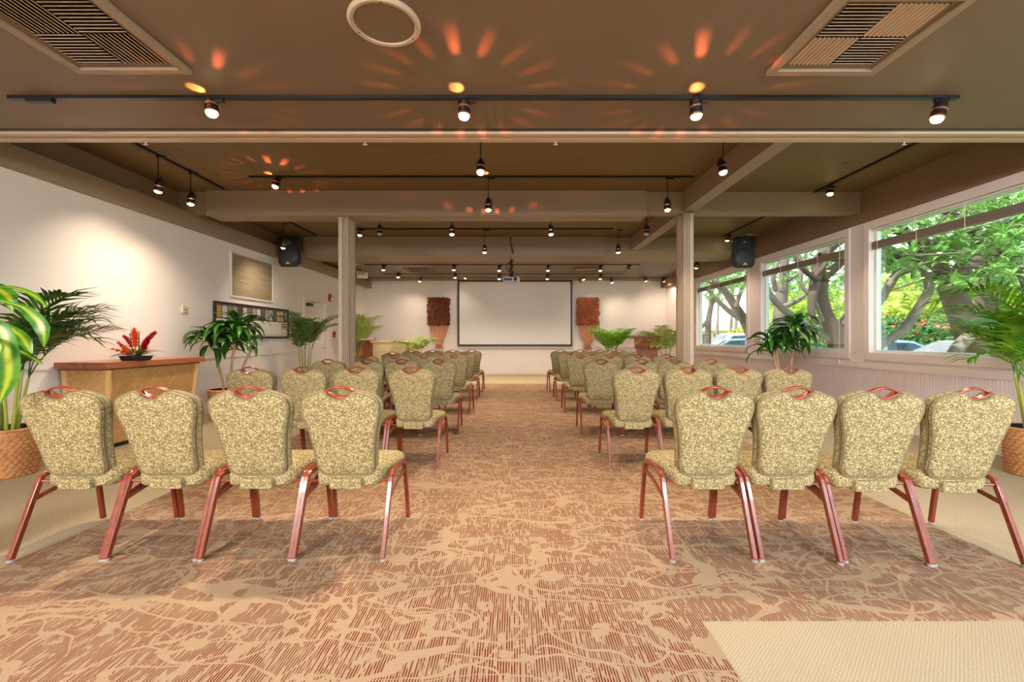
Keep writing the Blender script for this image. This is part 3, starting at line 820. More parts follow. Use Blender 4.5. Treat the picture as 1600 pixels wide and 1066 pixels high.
lamp(4.75, 14.2, ZR - .03, 3.04, (.5, .5, -1), 'tiny lamp in the far right corner, right of the pair', power=.12, cone=120)
track((-4.4, 11.3), (-4.4, 12.9), ZR - .03, 'short black track in the rear ceiling left of the column')

# ------------------------------------------------------------------ bamboo counter with flowers
ct = T('bamboo_counter', 'bamboo matting counter with a red brown wooden top by the left wall', 'counter', (-4.645, 5.55, 0))
body = MB()
xa, xb, ya, yb = -.25, .235, -.68, .68       # at the top; the base is drawn in
vs = [(xa, ya + .09, .05), (xb - .09, ya + .10, .05), (xb - .09, yb - .02, .05), (xa, yb - .02, .05), (xa, ya, .90), (xb, ya, .90), (xb, yb, .90), (xa, yb, .90)]
body.add(vs, [(0, 3, 2, 1), (4, 5, 6, 7), (0, 1, 5, 4), (1, 2, 6, 5), (2, 3, 7, 6), (3, 0, 4, 7)]).build('matting_body', M['mat'], ct)
MB().bx(xa + .01, xb - .11, ya + .12, yb - .04, 0, .05).build('plinth', M['black'], ct)
MB().bx(-.30, .30, -.74, .76, .905, .975).build('counter_top', M['topwood'], ct, bevel=.006)
MB().bx(-.27, .265, -.70, .70, .888, .905).build('under_trim', M['dkwood'], ct)
for a, b in (((xb - .09, ya + .10, .05), (xb, ya, .89)), ((xb - .09, yb - .02, .05), (xb, yb, .89)), ((xa, ya + .09, .05), (xa, ya, .89))):
    A, B = Vector(a), Vector(b); N = 17; pts = []; rs = []
    for i in range(N):
        t = i / (N - 1); pts.append(A.lerp(B, t)); rs.append(.028 if i % 4 else .032)
    MB().tube(pts, rs, 12).build('bamboo_pole', M['bamboo'], ct, smooth=60)

fl = T('flower_arrangement', 'red tropical flower arrangement in a black tray on the bamboo counter', 'flowers', (P(210, 560, 5.25).x + .02, 5.25, .975))
tr = MB(); a_, b_ = .14, .11
tr.add([(-.12, -.06, 0), (.12, -.06, 0), (.12, .06, 0), (-.12, .06, 0), (-.145, -.075, .055), (.145, -.075, .055), (.145, .075, .055), (-.145, .075, .055), (-.135, -.066, .055), (.135, -.066, .055), (.135, .066, .055), (-.135, .066, .055), (-.125, -.06, .04), (.125, -.06, .04), (.125, .06, .04), (-.125, .06, .04)],
       [(3, 2, 1, 0), (0, 1, 5, 4), (1, 2, 6, 5), (2, 3, 7, 6), (3, 0, 4, 7), (4, 5, 9, 8), (5, 6, 10, 9), (6, 7, 11, 10), (7, 4, 8, 11), (8, 9, 13, 12), (9, 10, 14, 13), (10, 11, 15, 14), (11, 8, 12, 15), (12, 13, 14, 15)])
tr.build('tray', M['blackm'], fl)
M['fred'] = simple('crimson_petal', srgb(196, 20, 46), .4, var=.2, scale=60)
M['forange'] = simple('orange_petal', srgb(238, 96, 36), .4, var=.2, scale=60)
M['fleaf'] = leafm('arrangement_leaf', srgb(60, 92, 40), srgb(110, 132, 60), srgb(150, 165, 80), .3)
M['fyel'] = simple('yellow_stalk', srgb(228, 180, 80), .5)
fr2 = random.Random(3)
leafpts = [(-.34, -.02, .13, .028), (-.25, -.08, .03, .04), (-.20, .05, .10, .04), (-.27, .0, .055, .016), (.16, -.04, .12, .05), (.33, .02, .10, .025), (.28, -.03, .05, .014), (.20, .06, .11, .04), (.05, -.09, .06, .03), (-.08, -.1, .08, .035), (.12, .05, .14, .045), (-.14, .06, .13, .04), (.22, -.06, .085, .03)]
for (x, y, z, w) in leafpts:
    A = Vector((x * .12, y * .2, .05)); B = Vector((x, y, z)); mid = A.lerp(B, .55) + Vector((0, 0, .05)); pts = []
    for i in range(7):
        t = i / 6; pts.append(A * (1 - t) ** 2 + mid * 2 * t * (1 - t) + B * t * t)
    MB().ribbon(pts, [w * s_ for s_ in (.25, .7, 1, 1, .8, .45, .03)], fold=.25).build('leaf', M['fleaf'], fl, smooth=80)
def spikeflower(base, tip, n, r, m, name, bend=0):
    o = MB(); A = Vector(base); B = Vector(tip); ax = (B - A).normalized()
    for i in range(n):
        t = .35 + .65 * i / (n - 1); c = A.lerp(B, t) + Vector((0, 0, bend * math.sin(t * 3.14)))
        for k in range(4):
            a = i * 1.3 + k * 1.57; sd = ax.orthogonal().normalized(); sd = Matrix.Rotation(a, 3, ax) @ sd
            L = r * (1.15 - .5 * t)
            o.ribbon([c, c + sd * L * .6 + ax * L * .5, c + sd * L * .9 + ax * L * 1.3], [L * .22, L * .38, L * .03], up=ax, fold=.4)
    st = [A.lerp(B, t) + Vector((0, 0, bend * math.sin(t * 3.14))) for t in (0, .25, .5, .75, 1)]
    o.tube(st, .004, 5)
    return o.build(name, m, fl)
spikeflower((0, 0, .05), (.23, -.02, .31), 12, .045, M['fred'], 'ginger_bloom', .03)
spikeflower((0, 0, .05), (-.115, -.02, .27), 7, .04, M['fred'], 'ginger_bloom', .03)
spikeflower((0, 0, .05), (-.02, 0, .34), 7, .06, M['forange'], 'heliconia_bloom')
spikeflower((-.02, 0, .05), (-.17, -.03, .20), 9, .035, M['fred'], 'red_orchid_spray')
spikeflower((.03, 0, .05), (.14, -.02, .22), 9, .05, M['fred'], 'red_orchid_spray')
spikeflower((0, 0, .05), (-.21, -.05, .13), 4, .04, M['forange'], 'anthurium')
spikeflower((-.02, -.05, .05), (-.06, -.08, .14), 6, .05, M['forange'], 'orange_bloom')
MB().tube([(.03, 0, .05), (.035, 0, .34)], .006, 6).tube([(-.03, 0, .05), (-.075, 0, .32)], .005, 6).build('bare_stem', simple('dark_stem', srgb(90, 70, 40), .6), fl)
MB().tube([(.0, 0, .05), (-.005, -.01, .22)], .009, 6).tube([(.02, 0, .06), (.08, -.03, .15)], .006, 6).tube([(.02, 0, .06), (.10, -.02, .13)], .006, 6).build('yellow_stalk', M['fyel'], fl)

# ------------------------------------------------------------------ left wall fittings
wp = T('wall_grille', 'square woven tan grille panel high on the left wall', 'wall panel', (XL, 8.52, 2.36))
MB().bx(0, .015, -.66, .66, -.375, .375).build('grille_panel', M['grille'], wp)
MB().bx(0, .03, -.69, .69, .375, .40).bx(0, .03, -.69, .69, -.40, -.375).bx(0, .03, -.69, -.66, -.375, .375).bx(0, .03, .66, .69, -.375, .375).build('grille_frame', M['trimwhite'], wp, bevel=.003)
pf = T('framed_poster', 'long black framed poster on the left wall behind the corn plant', 'poster', (XL, 8.62, 1.54))
MB().bx(0, .012, -1.19, 1.19, -.30, .30).build('print', M['white'], pf)
b_ = MB(); t = .045
b_.bx(0, .03, -1.23, 1.23, .27, .27 + t).bx(0, .03, -1.23, 1.23, -.27 - t, -.27).bx(0, .03, -1.23, -1.23 + t, -.27, .27).bx(0, .03, 1.23 - t, 1.23, -.27, .27)
b_.build('poster_frame', M['black'], pf, bevel=.004)
MB().bx(.012, .014, -1.18, 1.18, .03, .265).build('dark_band', simple('dark_photo_band', srgb(56, 46, 38), .4), pf)
tiles = [srgb(190, 150, 90), srgb(210, 200, 196), srgb(120, 150, 90), srgb(160, 150, 140), srgb(90, 70, 52), srgb(200, 195, 190), srgb(120, 110, 100), srgb(170, 160, 150), srgb(215, 210, 205), srgb(100, 90, 82), srgb(150, 150, 150), srgb(190, 190, 192), srgb(86, 84, 82), srgb(226, 170, 80), srgb(200, 196, 190), srgb(60, 58, 60)]
tcol = [simple('photo_tile_print', c, .4, var=.35, scale=14) for c in tiles]
for i in range(16):
    ya_ = -1.15 + i * .1455
    MB().bx(.014, .016, ya_, ya_ + .125, .05, .25).build('photo_tile', tcol[i], pf)
def text(s_, name, size, m, loc, rot, parent, ext=.001):
    cu = bpy.data.curves.new(name, 'FONT'); cu.body = s_; cu.size = size; cu.extrude = ext; cu.align_x = 'CENTER'; cu.align_y = 'CENTER'
    cu.materials.append(m)
    tmp = bpy.data.objects.new(name, cu); COL.objects.link(tmp); bpy.context.view_layer.update()
    me = bpy.data.meshes.new_from_object(tmp.evaluated_get(bpy.context.evaluated_depsgraph_get())); bpy.data.objects.remove(tmp)
    if not me.materials: me.materials.append(m)
    return inst(me, name, parent, loc, 0, None, rot)
ink = simple('dark_print_ink', (.02, .02, .02), .5); wink = M['white']
for ch, i, m_ in (('A', 11, ink), ('Y', 13, wink), ('T', 14, wink), ('S', 15, wink)):
    text(ch, 'letter', .19, m_, (.018, -1.15 + i * .1455 + .0625, .15), (R(90), 0, R(90)), pf)
M['printpink'] = simple('pink_print', srgb(200, 90, 96), .5)
MB().bx(.012, .015, .93, 1.13, -.03, -.0).bx(.012, .015, .93, 1.13, -.09, -.05).build('pink_caption', M['printpink'], pf)
MB().bx(.012, .015, .93, 1.13, -.115, -.105).bx(.012, .015, .98, 1.06, -.19, -.182).bx(.012, .015, -.5, 1.14, -.245, -.24).build('caption_line', simple('grey_print', srgb(130, 130, 130), .5), pf)
th = T('thermostat', 'cream double thermostat box on the left wall above the counter end', 'thermostat', (XL, 6.76, 1.67))
MB().bx(0, .03, -.075, .0, -.055, .055).bx(0, .022, .003, .06, -.045, .045).build('housing', simple('cream_plastic', srgb(212, 200, 168), .4), th, bevel=.005)
MB().lathe([(.018, 0), (.016, .008), (.001, .009)], 14, (.03, -.037, -.005), Matrix.Rotation(R(90), 4, 'Y')).build('dial', M['chrome'], th)
fa = T('fire_alarm_strobe', 'red fire alarm strobe high on the left wall past the door', 'fire alarm', (XL, 12.05, 2.32))
MB().bx(0, .05, -.06, .06, -.10, .10).build('base', M['red'], fa, bevel=.008)
MB().lathe([(.036, 0), (.034, .02), (.02, .035), (.001, .038)], 16, (.05, .01, -.04), Matrix.Rotation(R(90), 4, 'Y')).build('strobe_lens', M['white'], fa, smooth=40)
pu = T('fire_pull_station', 'red fire pull station low on the left wall past the door', 'fire alarm', (XL, 12.35, 1.33))
MB().bx(0, .045, -.06, .06, -.08, .08).build('base', M['red'], pu, bevel=.006)
MB().bx(.045, .06, -.035, .035, -.05, -.02).build('pull_handle', M['white'], pu, bevel=.003)
ol = T('wall_outlet', 'white outlet plate on the beadboard under the middle window', 'outlet', (XR - .010, 6.68, .38))
MB().bx(-.008, 0, -.037, .037, -.06, .06).build('plate', M['white'], ol, bevel=.003)
MB().bx(-.011, -.008, -.016, .016, .012, .042).bx(-.011, -.008, -.016, .016, -.042, -.012).build('socket', simple('grey_plastic', srgb(190, 186, 182), .4), ol, bevel=.001)
for px, lab in ((815, 'left one of the two outlets on the wall below the screen'), (843, 'right one of the two outlets on the wall below the screen')):
    o = MB().bx(-.06, .06, -.008, 0, -.06, .06).build('wall_outlet', M['white'], None, ((px - CX) / F * YB, YB, .36), bevel=.003); tag(o, lab, 'outlet', 'stage wall outlets')

# ------------------------------------------------------------------ screen, projector, speakers, exit sign
sc_ = T('projection_screen', 'large white projection screen with a black border on the stage wall', 'projection screen', (.035, 15.05, 0))
zb, zt, hw = .97, 3.15, 1.925
MB().bx(-hw + .06, hw - .06, -.006, .0, zb + .05, zt - .03).build('screen_fabric', M['screen'], sc_)
MB().bx(-hw, -hw + .06, -.01, .004, zb, zt).bx(hw - .06, hw, -.01, .004, zb, zt).bx(-hw + .06, hw - .06, -.01, .004, zb, zb + .05).bx(-hw + .06, hw - .06, -.01, .004, zt - .03, zt).build('black_border', M['black'], sc_)
MB().tube([(-hw, .02, zt + .035), (hw, .02, zt + .035)], .04, 12).build('roller_case', M['black'], sc_, smooth=60)
MB().tube([(-hw - .01, -.002, zb - .005), (hw + .01, -.002, zb - .005)], .012, 8).build('weight_bar', M['black'], sc_, smooth=60)
pj = T('ceiling_projector', 'ceiling projector on a black pole with tangled cable before the screen', 'projector', (P(799, 437, 10.2).x, 10.2, 0))
z0 = P(799, 437, 10.2).z
MB().bx(-.19, .19, -.14, .16, z0 - .06, z0 + .05).build('projector_body', simple('silver_projector_case', srgb(196, 196, 200), .35), pj, bevel=.02)
MB().lathe([(.045, 0), (.045, .03), (.03, .035), (.028, .01), (.001, .008)], 16, (.09, -.14, z0 - .005), Matrix.Rotation(R(90), 4, 'X')).build('lens', M['black'], pj, smooth=40)
MB().bx(-.17, .02, -.145, -.139, z0 - .04, z0 + .02).build('vent_grille', M['black'], pj)
MB().tube([(0, 0, z0 + .05), (0, 0, 3.09)], .025, 12).lathe([(.09, 0), (.09, .02), (.03, .03)], 16, (0, 0, 3.06)).lathe([(.07, -.0), (.05, .03), (.026, .07)], 14, (0, 0, z0 + .05)).build('mount_pole', M['black'], pj, smooth=40)
cb = [(-.02, -.85, 3.36), (.0, -.78, 3.20), (.05, -.62, 3.02), (.06, -.3, 3.03)]
for i in range(14):
    a = i * 1.25; cb.append((.045 * math.cos(a), .045 * math.sin(a) - .01, 3.0 - i * (3.0 - z0 - .08) / 13))
MB().tube(smoothloop(cb, 4, False), .012, 6).tube(smoothloop([(0, -.03, 2.98), (-.10, -.04, 2.92), (-.11, -.03, 2.80), (-.03, -.03, 2.72)], 4, False), .009, 6).build('cable', M['black'], pj, smooth=60)
MB().bx(-.06, .06, -.90, -.80, 3.355, 3.395).build('junction_box', M['brownwall'], pj, bevel=.005)

def loudspeaker(loc, rz, label, side):
    s_ = T('loudspeaker', label, 'loudspeaker', loc, rz, 'black loudspeakers under the ceiling')
    # cabinet outline (front view) pulled back and narrowed
    ol_ = [(-.20, -.24), (-.205, -.08), (-.195, .10), (-.205, .27), (-.17, .31), (.17, .31), (.205, .27), (.195, .10), (.205, -.08), (.20, -.24), (.15, -.31), (-.15, -.31)]
    MB().pad(ol_, [(.72, .30), (.86, .22), (1, .04), (1, .0), (.96, -.02)], lambda x, z, d: Vector((x, d, z))).build('cabinet', M['blackm'], s_, bevel=.008)
    MB().lathe([(.175, 0), (.18, .010), (.165, .018), (.12, .024), (.001, .028)], 32, (0, -.018, -.10), Matrix.Rotation(R(90), 4, 'X')).build('round_grille', simple('dark_blue_grille', (.03, .033, .04), .45, bump=.2, bscale=300), s_, smooth=50)
    MB().lathe([(.035, 0), (.03, .006), (.001, .004)], 16, (0, -.02, .19), Matrix.Rotation(R(90), 4, 'X')).build('tweeter', M['chrome'], s_)
    MB().bx(-.165, -.115, -.026, -.018, .06, .27).bx(.115, .165, -.026, -.018, .06, .27).build('port', M['black'], s_, bevel=.003)
    MB().add([(0, -.047, -.205), (-.045, -.047, -.265), (-.02, -.047, -.268), (0, -.047, -.25), (.02, -.047, -.268), (.045, -.047, -.265)], [(0, 1, 2, 3), (0, 3, 4, 5)]).build('triangle_badge', simple('yellow_badge', srgb(240, 200, 90), .4), s_)
    MB().tube([(0, .1, .30), (0, .1, .36), (side * .10, .12, .38), (side * .30, .16, .38)], .014, 8).bx(-.03, .03, .07, .13, .36, .41).build('wall_bracket', M['chrome'], s_)
    MB().tube(smoothloop([(side * .18, .1, .18), (side * .27, .08, .2), (side * .28, .1, .1), (side * .2, .12, .07)], 4, False), .006, 6).build('cable', M['black'], s_)
loudspeaker((P(451, 393, 9.1).x, 9.1, P(451, 393, 9.1).z), R(6), 'black loudspeaker mounted high at the left end of the second beam', -1)
loudspeaker((P(1163, 394, 8.9).x, 8.9, P(1163, 394, 8.9).z), R(-6), 'black loudspeaker mounted above the windows at the right', 1)
ex = T('exit_sign', 'small white exit sign with red lettering under the far left ceiling', 'exit sign', (P(566, 427, 13.2).x, 13.2, P(566, 427, 13.2).z), R(35))
MB().bx(-.16, .16, -.02, .03, -.15, .15).build('sign_case', M['white'], ex, bevel=.006)
text('EXIT', 'lettering', .13, M['red'], (0, -.022, 0), (R(90), 0, 0), ex)
MB().bx(-.05, .05, -.01, .03, .15, .2).build('ceiling_canopy', M['white'], ex)

# ------------------------------------------------------------------ wall hangings beside the screen
def hanging(cx, w, ztop, zmid, zbot, label, seed, tone):
    h = T('wall_hanging', label, 'wall hanging', (cx, YB - .10, 0), group='wall hangings beside the screen')
    rr = random.Random(seed)
    MB().bx(-w / 2 + .02, w / 2 - .02, -.04, .10, zmid, ztop - .02).build('backing', M['shag'], h)
    L = MB()
    for i in range(1500):
        x = rr.uniform(-w / 2 - .01, w / 2 + .01); z = rr.uniform(zmid - .01, ztop + .04)
        y = -.03 - rr.uniform(0, .12)
        a = rr.uniform(-2.6, -.5); l = rr.uniform(.05, .09)
        d_ = Vector((math.cos(a) * .8, rr.uniform(-.6, .2), math.sin(a))).normalized() * l
        p = Vector((x, y, z))
        L.ribbon([p, p + d_ * .5 + Vector((0, -.012, 0)), p + d_], [.012, .024, .004], up=(rr.uniform(-.4, .4), -1, rr.uniform(-.3, .3)), flat=True)
    L.build('dried_leaf_fringe', tone, h, kind='stuff')
    # gathered drape below
    N = 60; Z = 14; vs = []; fs = []
    for j in range(Z + 1):
        t = j / Z; z = zmid + .02 + (zbot - zmid - .02) * t
        if t < .8: k = 1 - .74 * (t / .8) ** 1.5
        else: k = .26 + .22 * ((t - .8) / .2)
        hw_ = w * .45 * k
        for i in range(N + 1):
            u = i / N; ph = u * 2 * math.pi * 8
            vs.append((-hw_ + 2 * hw_ * u + .004 * math.sin(ph * 2), -.03 - .035 * (.4 + .6 * k) * math.sin(ph) * (1 if k > .3 else .7) - .03 * math.sin(u * math.pi) * (1 - t), z))
    for j in range(Z):
        for i in range(N):
            a = j * (N + 1) + i; fs.append((a, a + 1, a + N + 2, a + N + 1))
    MB().add(vs, fs).build('gathered_drape', M['drape'], h, smooth=80)
    zt_ = zmid + .02 + (zbot - zmid - .02) * .8
    MB().tube([(.11 * math.cos(a * .5236) * w, -.035 + .05 * math.sin(a * .5236), zt_) for a in range(12)], .014, 6, closed=True).build('tie_band', M['drape'], h, smooth=80)
s2 = simple('rust_dried_leaves', srgb(158, 84, 48), .7, var=.9, scale=45)
hanging(P(686, 0, 15.05).x, .70, 2.56, 1.70, .87, 'shaggy dark brown wall hanging with peach drape, left of the screen', 11, M['shag'])
hanging(P(918, 0, 15.05).x, .70, 2.56, 1.70, .84, 'shaggy rust brown wall hanging with peach drape, right of the screen', 12, s2)

# ------------------------------------------------------------------ cream cabinet with brown side, wooden lectern
cc = T('cream_cabinet', 'cream panelled cabinet with a brown side, far left before the stage wall', 'cabinet', (-3.70, 13.3, 0))
MB().bx(-.49, .49, 0, .45, .02, 1.10).build('carcass', M['cream'], cc, bevel=.006)
MB().bx(-.56, .54, -.05, .48, 1.10, 1.15).build('cornice', M['cream'], cc, bevel=.012)
MB().bx(-.52, -.49, .0, .45, .02, 1.10).build('brown_side_panel', M['ltwood'], cc, bevel=.003)
MB().bx(-.38, .38, -.02, 0, .86, .93).bx(-.38, -.31, -.02, 0, .12, .86).bx(.31, .38, -.02, 0, .12, .86).bx(-.31, .31, -.02, 0, .12, .18).build('panel_moulding', M['cream'], cc, bevel=.006)
MB().bx(-.20, .20, -.012, 0, .30, .78).build('recess_panel', simple('pale_panel', srgb(246, 232, 204), .4), cc)
MB().bx(-.19, .19, -.020, -.012, .66, .735).build('dark_lettered_plate', simple('dark_plate', srgb(84, 62, 58), .4), cc)
lh = T('brown_side_cabinet', 'brown wooden podium standing behind the cream cabinet', 'podium', (-4.56, 14.05, 0))
MB().bx(-.30, .30, -.2, .2, .02, 1.12).build('carcass', M['ltwood'], lh, bevel=.004)
MB().bx(-.35, .35, -.25, .25, 1.12, 1.17).build('top', M['ltwood'], lh, bevel=.008)
MB().tube([(.2, 0, 1.17), (.2, 0, 1.27)], .012, 8).build('microphone_stub', M['red'], lh)
le = T('lectern', 'red brown wooden lectern with slanted top, far right before the stage wall', 'lectern', (P(1012, 0, 13.2).x - .02, 13.2, 0), R(-16))
MB().bx(-.30, .30, -.20, .20, .08, .92).build('column_body', M['ltwood'], le, bevel=.004)
MB().bx(-.36, .36, -.26, .26, 0, .08).build('base', M['dkwood'], le, bevel=.008)
MB().bx(-.355, .355, -.25, .25, .90, .98).build('collar_moulding', M['dkwood'], le, bevel=.012)
hd = MB(); hd.add([(-.35, -.24, .98), (.35, -.24, .98), (.35, .26, .98), (-.35, .26, .98), (-.37, -.27, 1.27), (.37, -.27, 1.27), (.37, .28, 1.13), (-.37, .28, 1.13)], [(3, 2, 1, 0), (4, 5, 6, 7), (0, 1, 5, 4), (1, 2, 6, 5), (2, 3, 7, 6), (3, 0, 4, 7)])
hd.build('slanted_head', M['ltwood'], le, bevel=.006)
MB().bx(-.39, .39, -.29, -.24, 1.25, 1.30).build('crown_moulding', M['dkwood'], le, bevel=.006)
for k in (-1, 0, 1): MB().bx(k * .19 - .075, k * .19 + .075, -.215, -.20, .16, .84).build('raised_panel', M['ltwood'], le, bevel=.008)

# ------------------------------------------------------------------ plants
def basket_mesh(r=.215, h=.42, rows=13, spokes=26):
    m = MB(); n = spokes * 4; prof = []
    vs = []; fs = []; rr = []
    for j in range(rows * 2 + 1):
        z = h * j / (rows * 2); taper = .90 + .10 * j / (rows * 2)
        rr.append((z, taper, j))
    for (z, tp, j) in rr:
        row = j // 2
        for k in range(n):
            q = 2 * math.pi * k / n
            w = math.sin(q * spokes / 2 * 2 + (row % 2) * math.pi) * .009
            rad = r * tp + (w + .006 if j % 2 else -.006)
            vs.append((rad * math.cos(q), rad * math.sin(q), z))
    for j in range(rows * 2):
        for k in range(n):
            k2 = (k + 1) % n; fs.append((j * n + k, j * n + k2, (j + 1) * n + k2, (j + 1) * n + k))
    m.add(vs, fs)
    me = m.mesh('basket', 180); me.materials.append(M['wicker']); return me
BASK = basket_mesh()
BR = MB().tube([(.216 * math.cos(a * math.pi / 24), .216 * math.sin(a * math.pi / 24), .42 + .003 * (a % 2)) for a in range(48)], .014, 6, closed=True).mesh('braided_rim', 80); BR.materials.append(M['wicker'])
SOILM = MB().lathe([(.19, 0), (.185, .01), (.10, .022), (.001, .024)], 24).mesh('soil', 60); SOILM.materials.append(M['soil'])
POT = MB().lathe([(.198, -.10), (.203, .03), (.190, .03), (.188, -.02)], 32).mesh('inner_pot', 40); POT.materials.append(M['black'])
def basket(parent, s_=1.0, dz=0):
    for me, nm, z in ((BASK, 'basket', 0), (BR, 'braided_rim', 0), (POT, 'inner_pot', .40 * s_), (SOILM, 'soil', .385 * s_)):
        o = inst(me, nm, parent, (0, 0, z)); o.scale = (s_, s_, s_)
def frond(rr, base, az, L, e0, e1, nl=24, ll=.26, m=None, parent=None, name='frond', start=.28, w=.011, droop=.5, rw=.006):
    """arching palm leaf: midrib with two ranks of leaflets"""
    o = MB(); pts = []; p = Vector(base); N = 22; hd_ = Vector((math.cos(az), math.sin(az), 0)); side = Vector((-math.sin(az), math.cos(az), 0))
    curl = rr.uniform(-.12, .12)
    for i in range(N + 1):
        t = i / N; e = e0 + (e1 - e0) * t ** 1.4
        pts.append(p.copy()); d_ = hd_ * math.cos(e) + Vector((0, 0, 1)) * math.sin(e) + side * curl * t
        p = p + d_.normalized() * L / N
    o.tube(pts, [rw * (1 - .75 * i / N) for i in range(N + 1)], 5)
    for i in range(nl):
        t = start + (1 - start) * (i + .5) / nl; f = t * N; k = min(int(f), N - 1); q = pts[k].lerp(pts[k + 1], f - k); tg = (pts[k + 1] - pts[k]).normalized()
        up = side.cross(tg) * -1
        if up.z < 0: up = -up
        tt = (t - start) / (1 - start)
        l = ll * (.45 + .9 * math.sin(math.pi * (.15 + .75 * tt)) * .8) * rr.uniform(.9, 1.1)
        for s_ in (-1, 1):
            d0 = (tg * (.55 + .5 * tt) + side * s_ * (1 - .35 * tt) + up * rr.uniform(.15, .4)).normalized()
            a = q; b = q + d0 * l * .5; c = b + (d0 + Vector((0, 0, -droop * rr.uniform(.6, 1.3)))).normalized() * l * .5
            o.ribbon([a, a.lerp(b, .5) , b, c], [w * .4, w, w * .95, w * .05], up=up, flat=True)
    if parent is not None and abs(parent.location.x) < 5:      # leaflets bend along the wall instead of passing it
        lx_ = parent.location.x; ly_ = parent.location.y
        o.v = [(min(max(v[0], XL + .03 - lx_), XR - .05 - lx_), min(v[1], YB - .12 - ly_), v[2]) for v in o.v]
    return o.build(name, m, parent)
def palm(label, loc, seed, n, L, basket_s=1.0, m='palm', leafl=.26, stems=6, spread=(1.35, -.35), zb=.42, w=.011, az0=None, stemh=.35, group='potted palms', azr=None, nl=22):
    rr = random.Random(seed)
    r_ = T('potted_palm', label, 'plant', loc, group=group)
    if basket_s: basket(r_, basket_s)
    st_base = zb * (basket_s or 1) - .01
    heads = []
    for i in range(stems):
        a = 2 * math.pi * i / stems + rr.uniform(-.3, .3); b0 = Vector((.06 * math.cos(a), .06 * math.sin(a), st_base))
        h_ = stemh * rr.uniform(.7, 1.15); b1 = b0 + Vector((.07 * math.cos(a), .07 * math.sin(a), h_))
        MB().tube([b0, b0.lerp(b1, .5) + Vector((0, 0, .01)), b1], [.016, .012, .009], 7).build('cane', M['stem'], r_, smooth=60)
        heads.append((b1, a))
    for i in range(n):
        b1, a = heads[i % stems]
        az = (a + rr.uniform(-.7, .7)) if azr is None else rr.uniform(*azr)
        Lk = L * rr.uniform(.75, 1.1); wx = loc[0] + b1.x; wy = loc[1] + b1.y
        for tries in range(24):      # fronds turn away from the walls
            ex_ = wx + math.cos(az) * Lk * .92; ey_ = wy + math.sin(az) * Lk * .92
            if XL + .12 < ex_ < XR - .12 and ey_ < YB - .15: break
            az += rr.choice((-1, 1)) * rr.uniform(.2, 1.2); Lk *= .97
        e0 = rr.uniform(spread[0] - .35, spread[0] + .1); e1 = spread[1] + rr.uniform(-.35, .35)
        frond(rr, b1, az, Lk, e0, e1, nl, leafl, M[m], r_, w=w)
    return r_
def leaf_mesh(seed, L, W, e0, e1):
    rr = random.Random(seed); pts = []; p = Vector((0, 0, 0)); N = 9
    for i in range(N + 1):
        t = i / N; e = e0 + (e1 - e0) * t; pts.append(p.copy()); p = p + Vector((math.cos(e), .08 * math.sin(t * 3), math.sin(e))) * L / N
    ws = [W * v for v in (.35, .55, .8, .95, 1, .98, .9, .7, .4, .04)]
    me = MB().ribbon(pts, ws, fold=.3).mesh('leaf', 80); return me
CL = [leaf_mesh(i, L, W, e0, e1) for i, (L, W, e0, e1) in enumerate([(.54, .044, 1.15, -1.3), (.48, .046, .8, -1.6), (.44, .042, 1.3, -.7), (.42, .046, .3, -1.6), (.36, .040, 1.25, -.3)])]
for me in CL: me.materials.append(M['corn'])
def corn_plant(label, loc, heads, seed, basket_s, canes):
    rr = random.Random(seed); r_ = T('corn_plant', label, 'plant', loc, group='cane corn plants')
    basket(r_, basket_s)
    for (a, b) in canes:
        A, B = Vector(a), Vector(b); pts = [A.lerp(B, t) + Vector((.008 * math.sin(t * 7), 0, 0)) for t in [i / 8 for i in range(9)]]
        MB().tube(pts, [.019 - .004 * i / 8 + .0015 * (i % 2) for i in range(9)], 9).build('cane', M['cane'], r_, smooth=60)
    for (h, n, s_) in heads:
        for i in range(n):
            k = rr.choice([0, 0, 1, 1, 2, 3]) if i > n * .2 else 4
            az = i * 2.4 + rr.uniform(-.3, .3); q = s_ * rr.uniform(.8, 1.15)
            for _ in range(12):
                if XL + .05 < loc[0] + h[0] + math.cos(az) * .5 * q: break
                az += .45
            o = inst(CL[k], 'leaf', r_, Vector(h) + Vector((0, 0, rr.uniform(-.20, .06) * s_)))
            o.scale = (q, q, q)
            o.rotation_euler = (rr.uniform(-.25, .25), rr.uniform(-.25, .25), az)
    return r_
cx_ = P(353, 0, 6.85).x
def L3(px, py, D=6.85, ox=0): 
    p = P(px, py, D); return (p.x - ox, 0, p.z)
corn_plant('corn plant on pale canes in a wicker basket, left wall beside the counter', (cx_, 6.85, 0),
           [(L3(330, 528, ox=cx_), 42, 1.0), (L3(370, 512, ox=cx_), 52, 1.1), ((.33, .0, 1.20), 16, .8), (L3(352, 532, ox=cx_), 18, .9)], 5, 1.06,
           [((-.03, 0, .42), L3(337, 545, ox=cx_)), ((.03, 0, .42), L3(369, 525, ox=cx_)), ((.06, .06, .42), (.36, .10, 1.12))])
cx2 = P(1225, 0, 6.9).x
corn_plant('corn plant standing before the middle window on the right', (cx2, 6.9, 0),
           [(L3(1206, 535, 6.9, cx2), 42, .95), (L3(1245, 515, 6.9, cx2), 52, 1.0), (L3(1226, 530, 6.9, cx2), 16, .85)], 9, 1.0,
           [((-.05, 0, .40), L3(1208, 545, 6.9, cx2)), ((-.02, .03, .40), L3(1213, 548, 6.9, cx2)), ((.05, 0, .40), L3(1243, 525, 6.9, cx2))])
palm('tall dark green palm in a wicker basket at the left edge, by the counter', (P(12, 0, 4.05).x, 4.05, 0), 21, 17, .86, 1.0, 'palm', .34, 7, (1.45, -.25), w=.015, stemh=.50, nl=18)
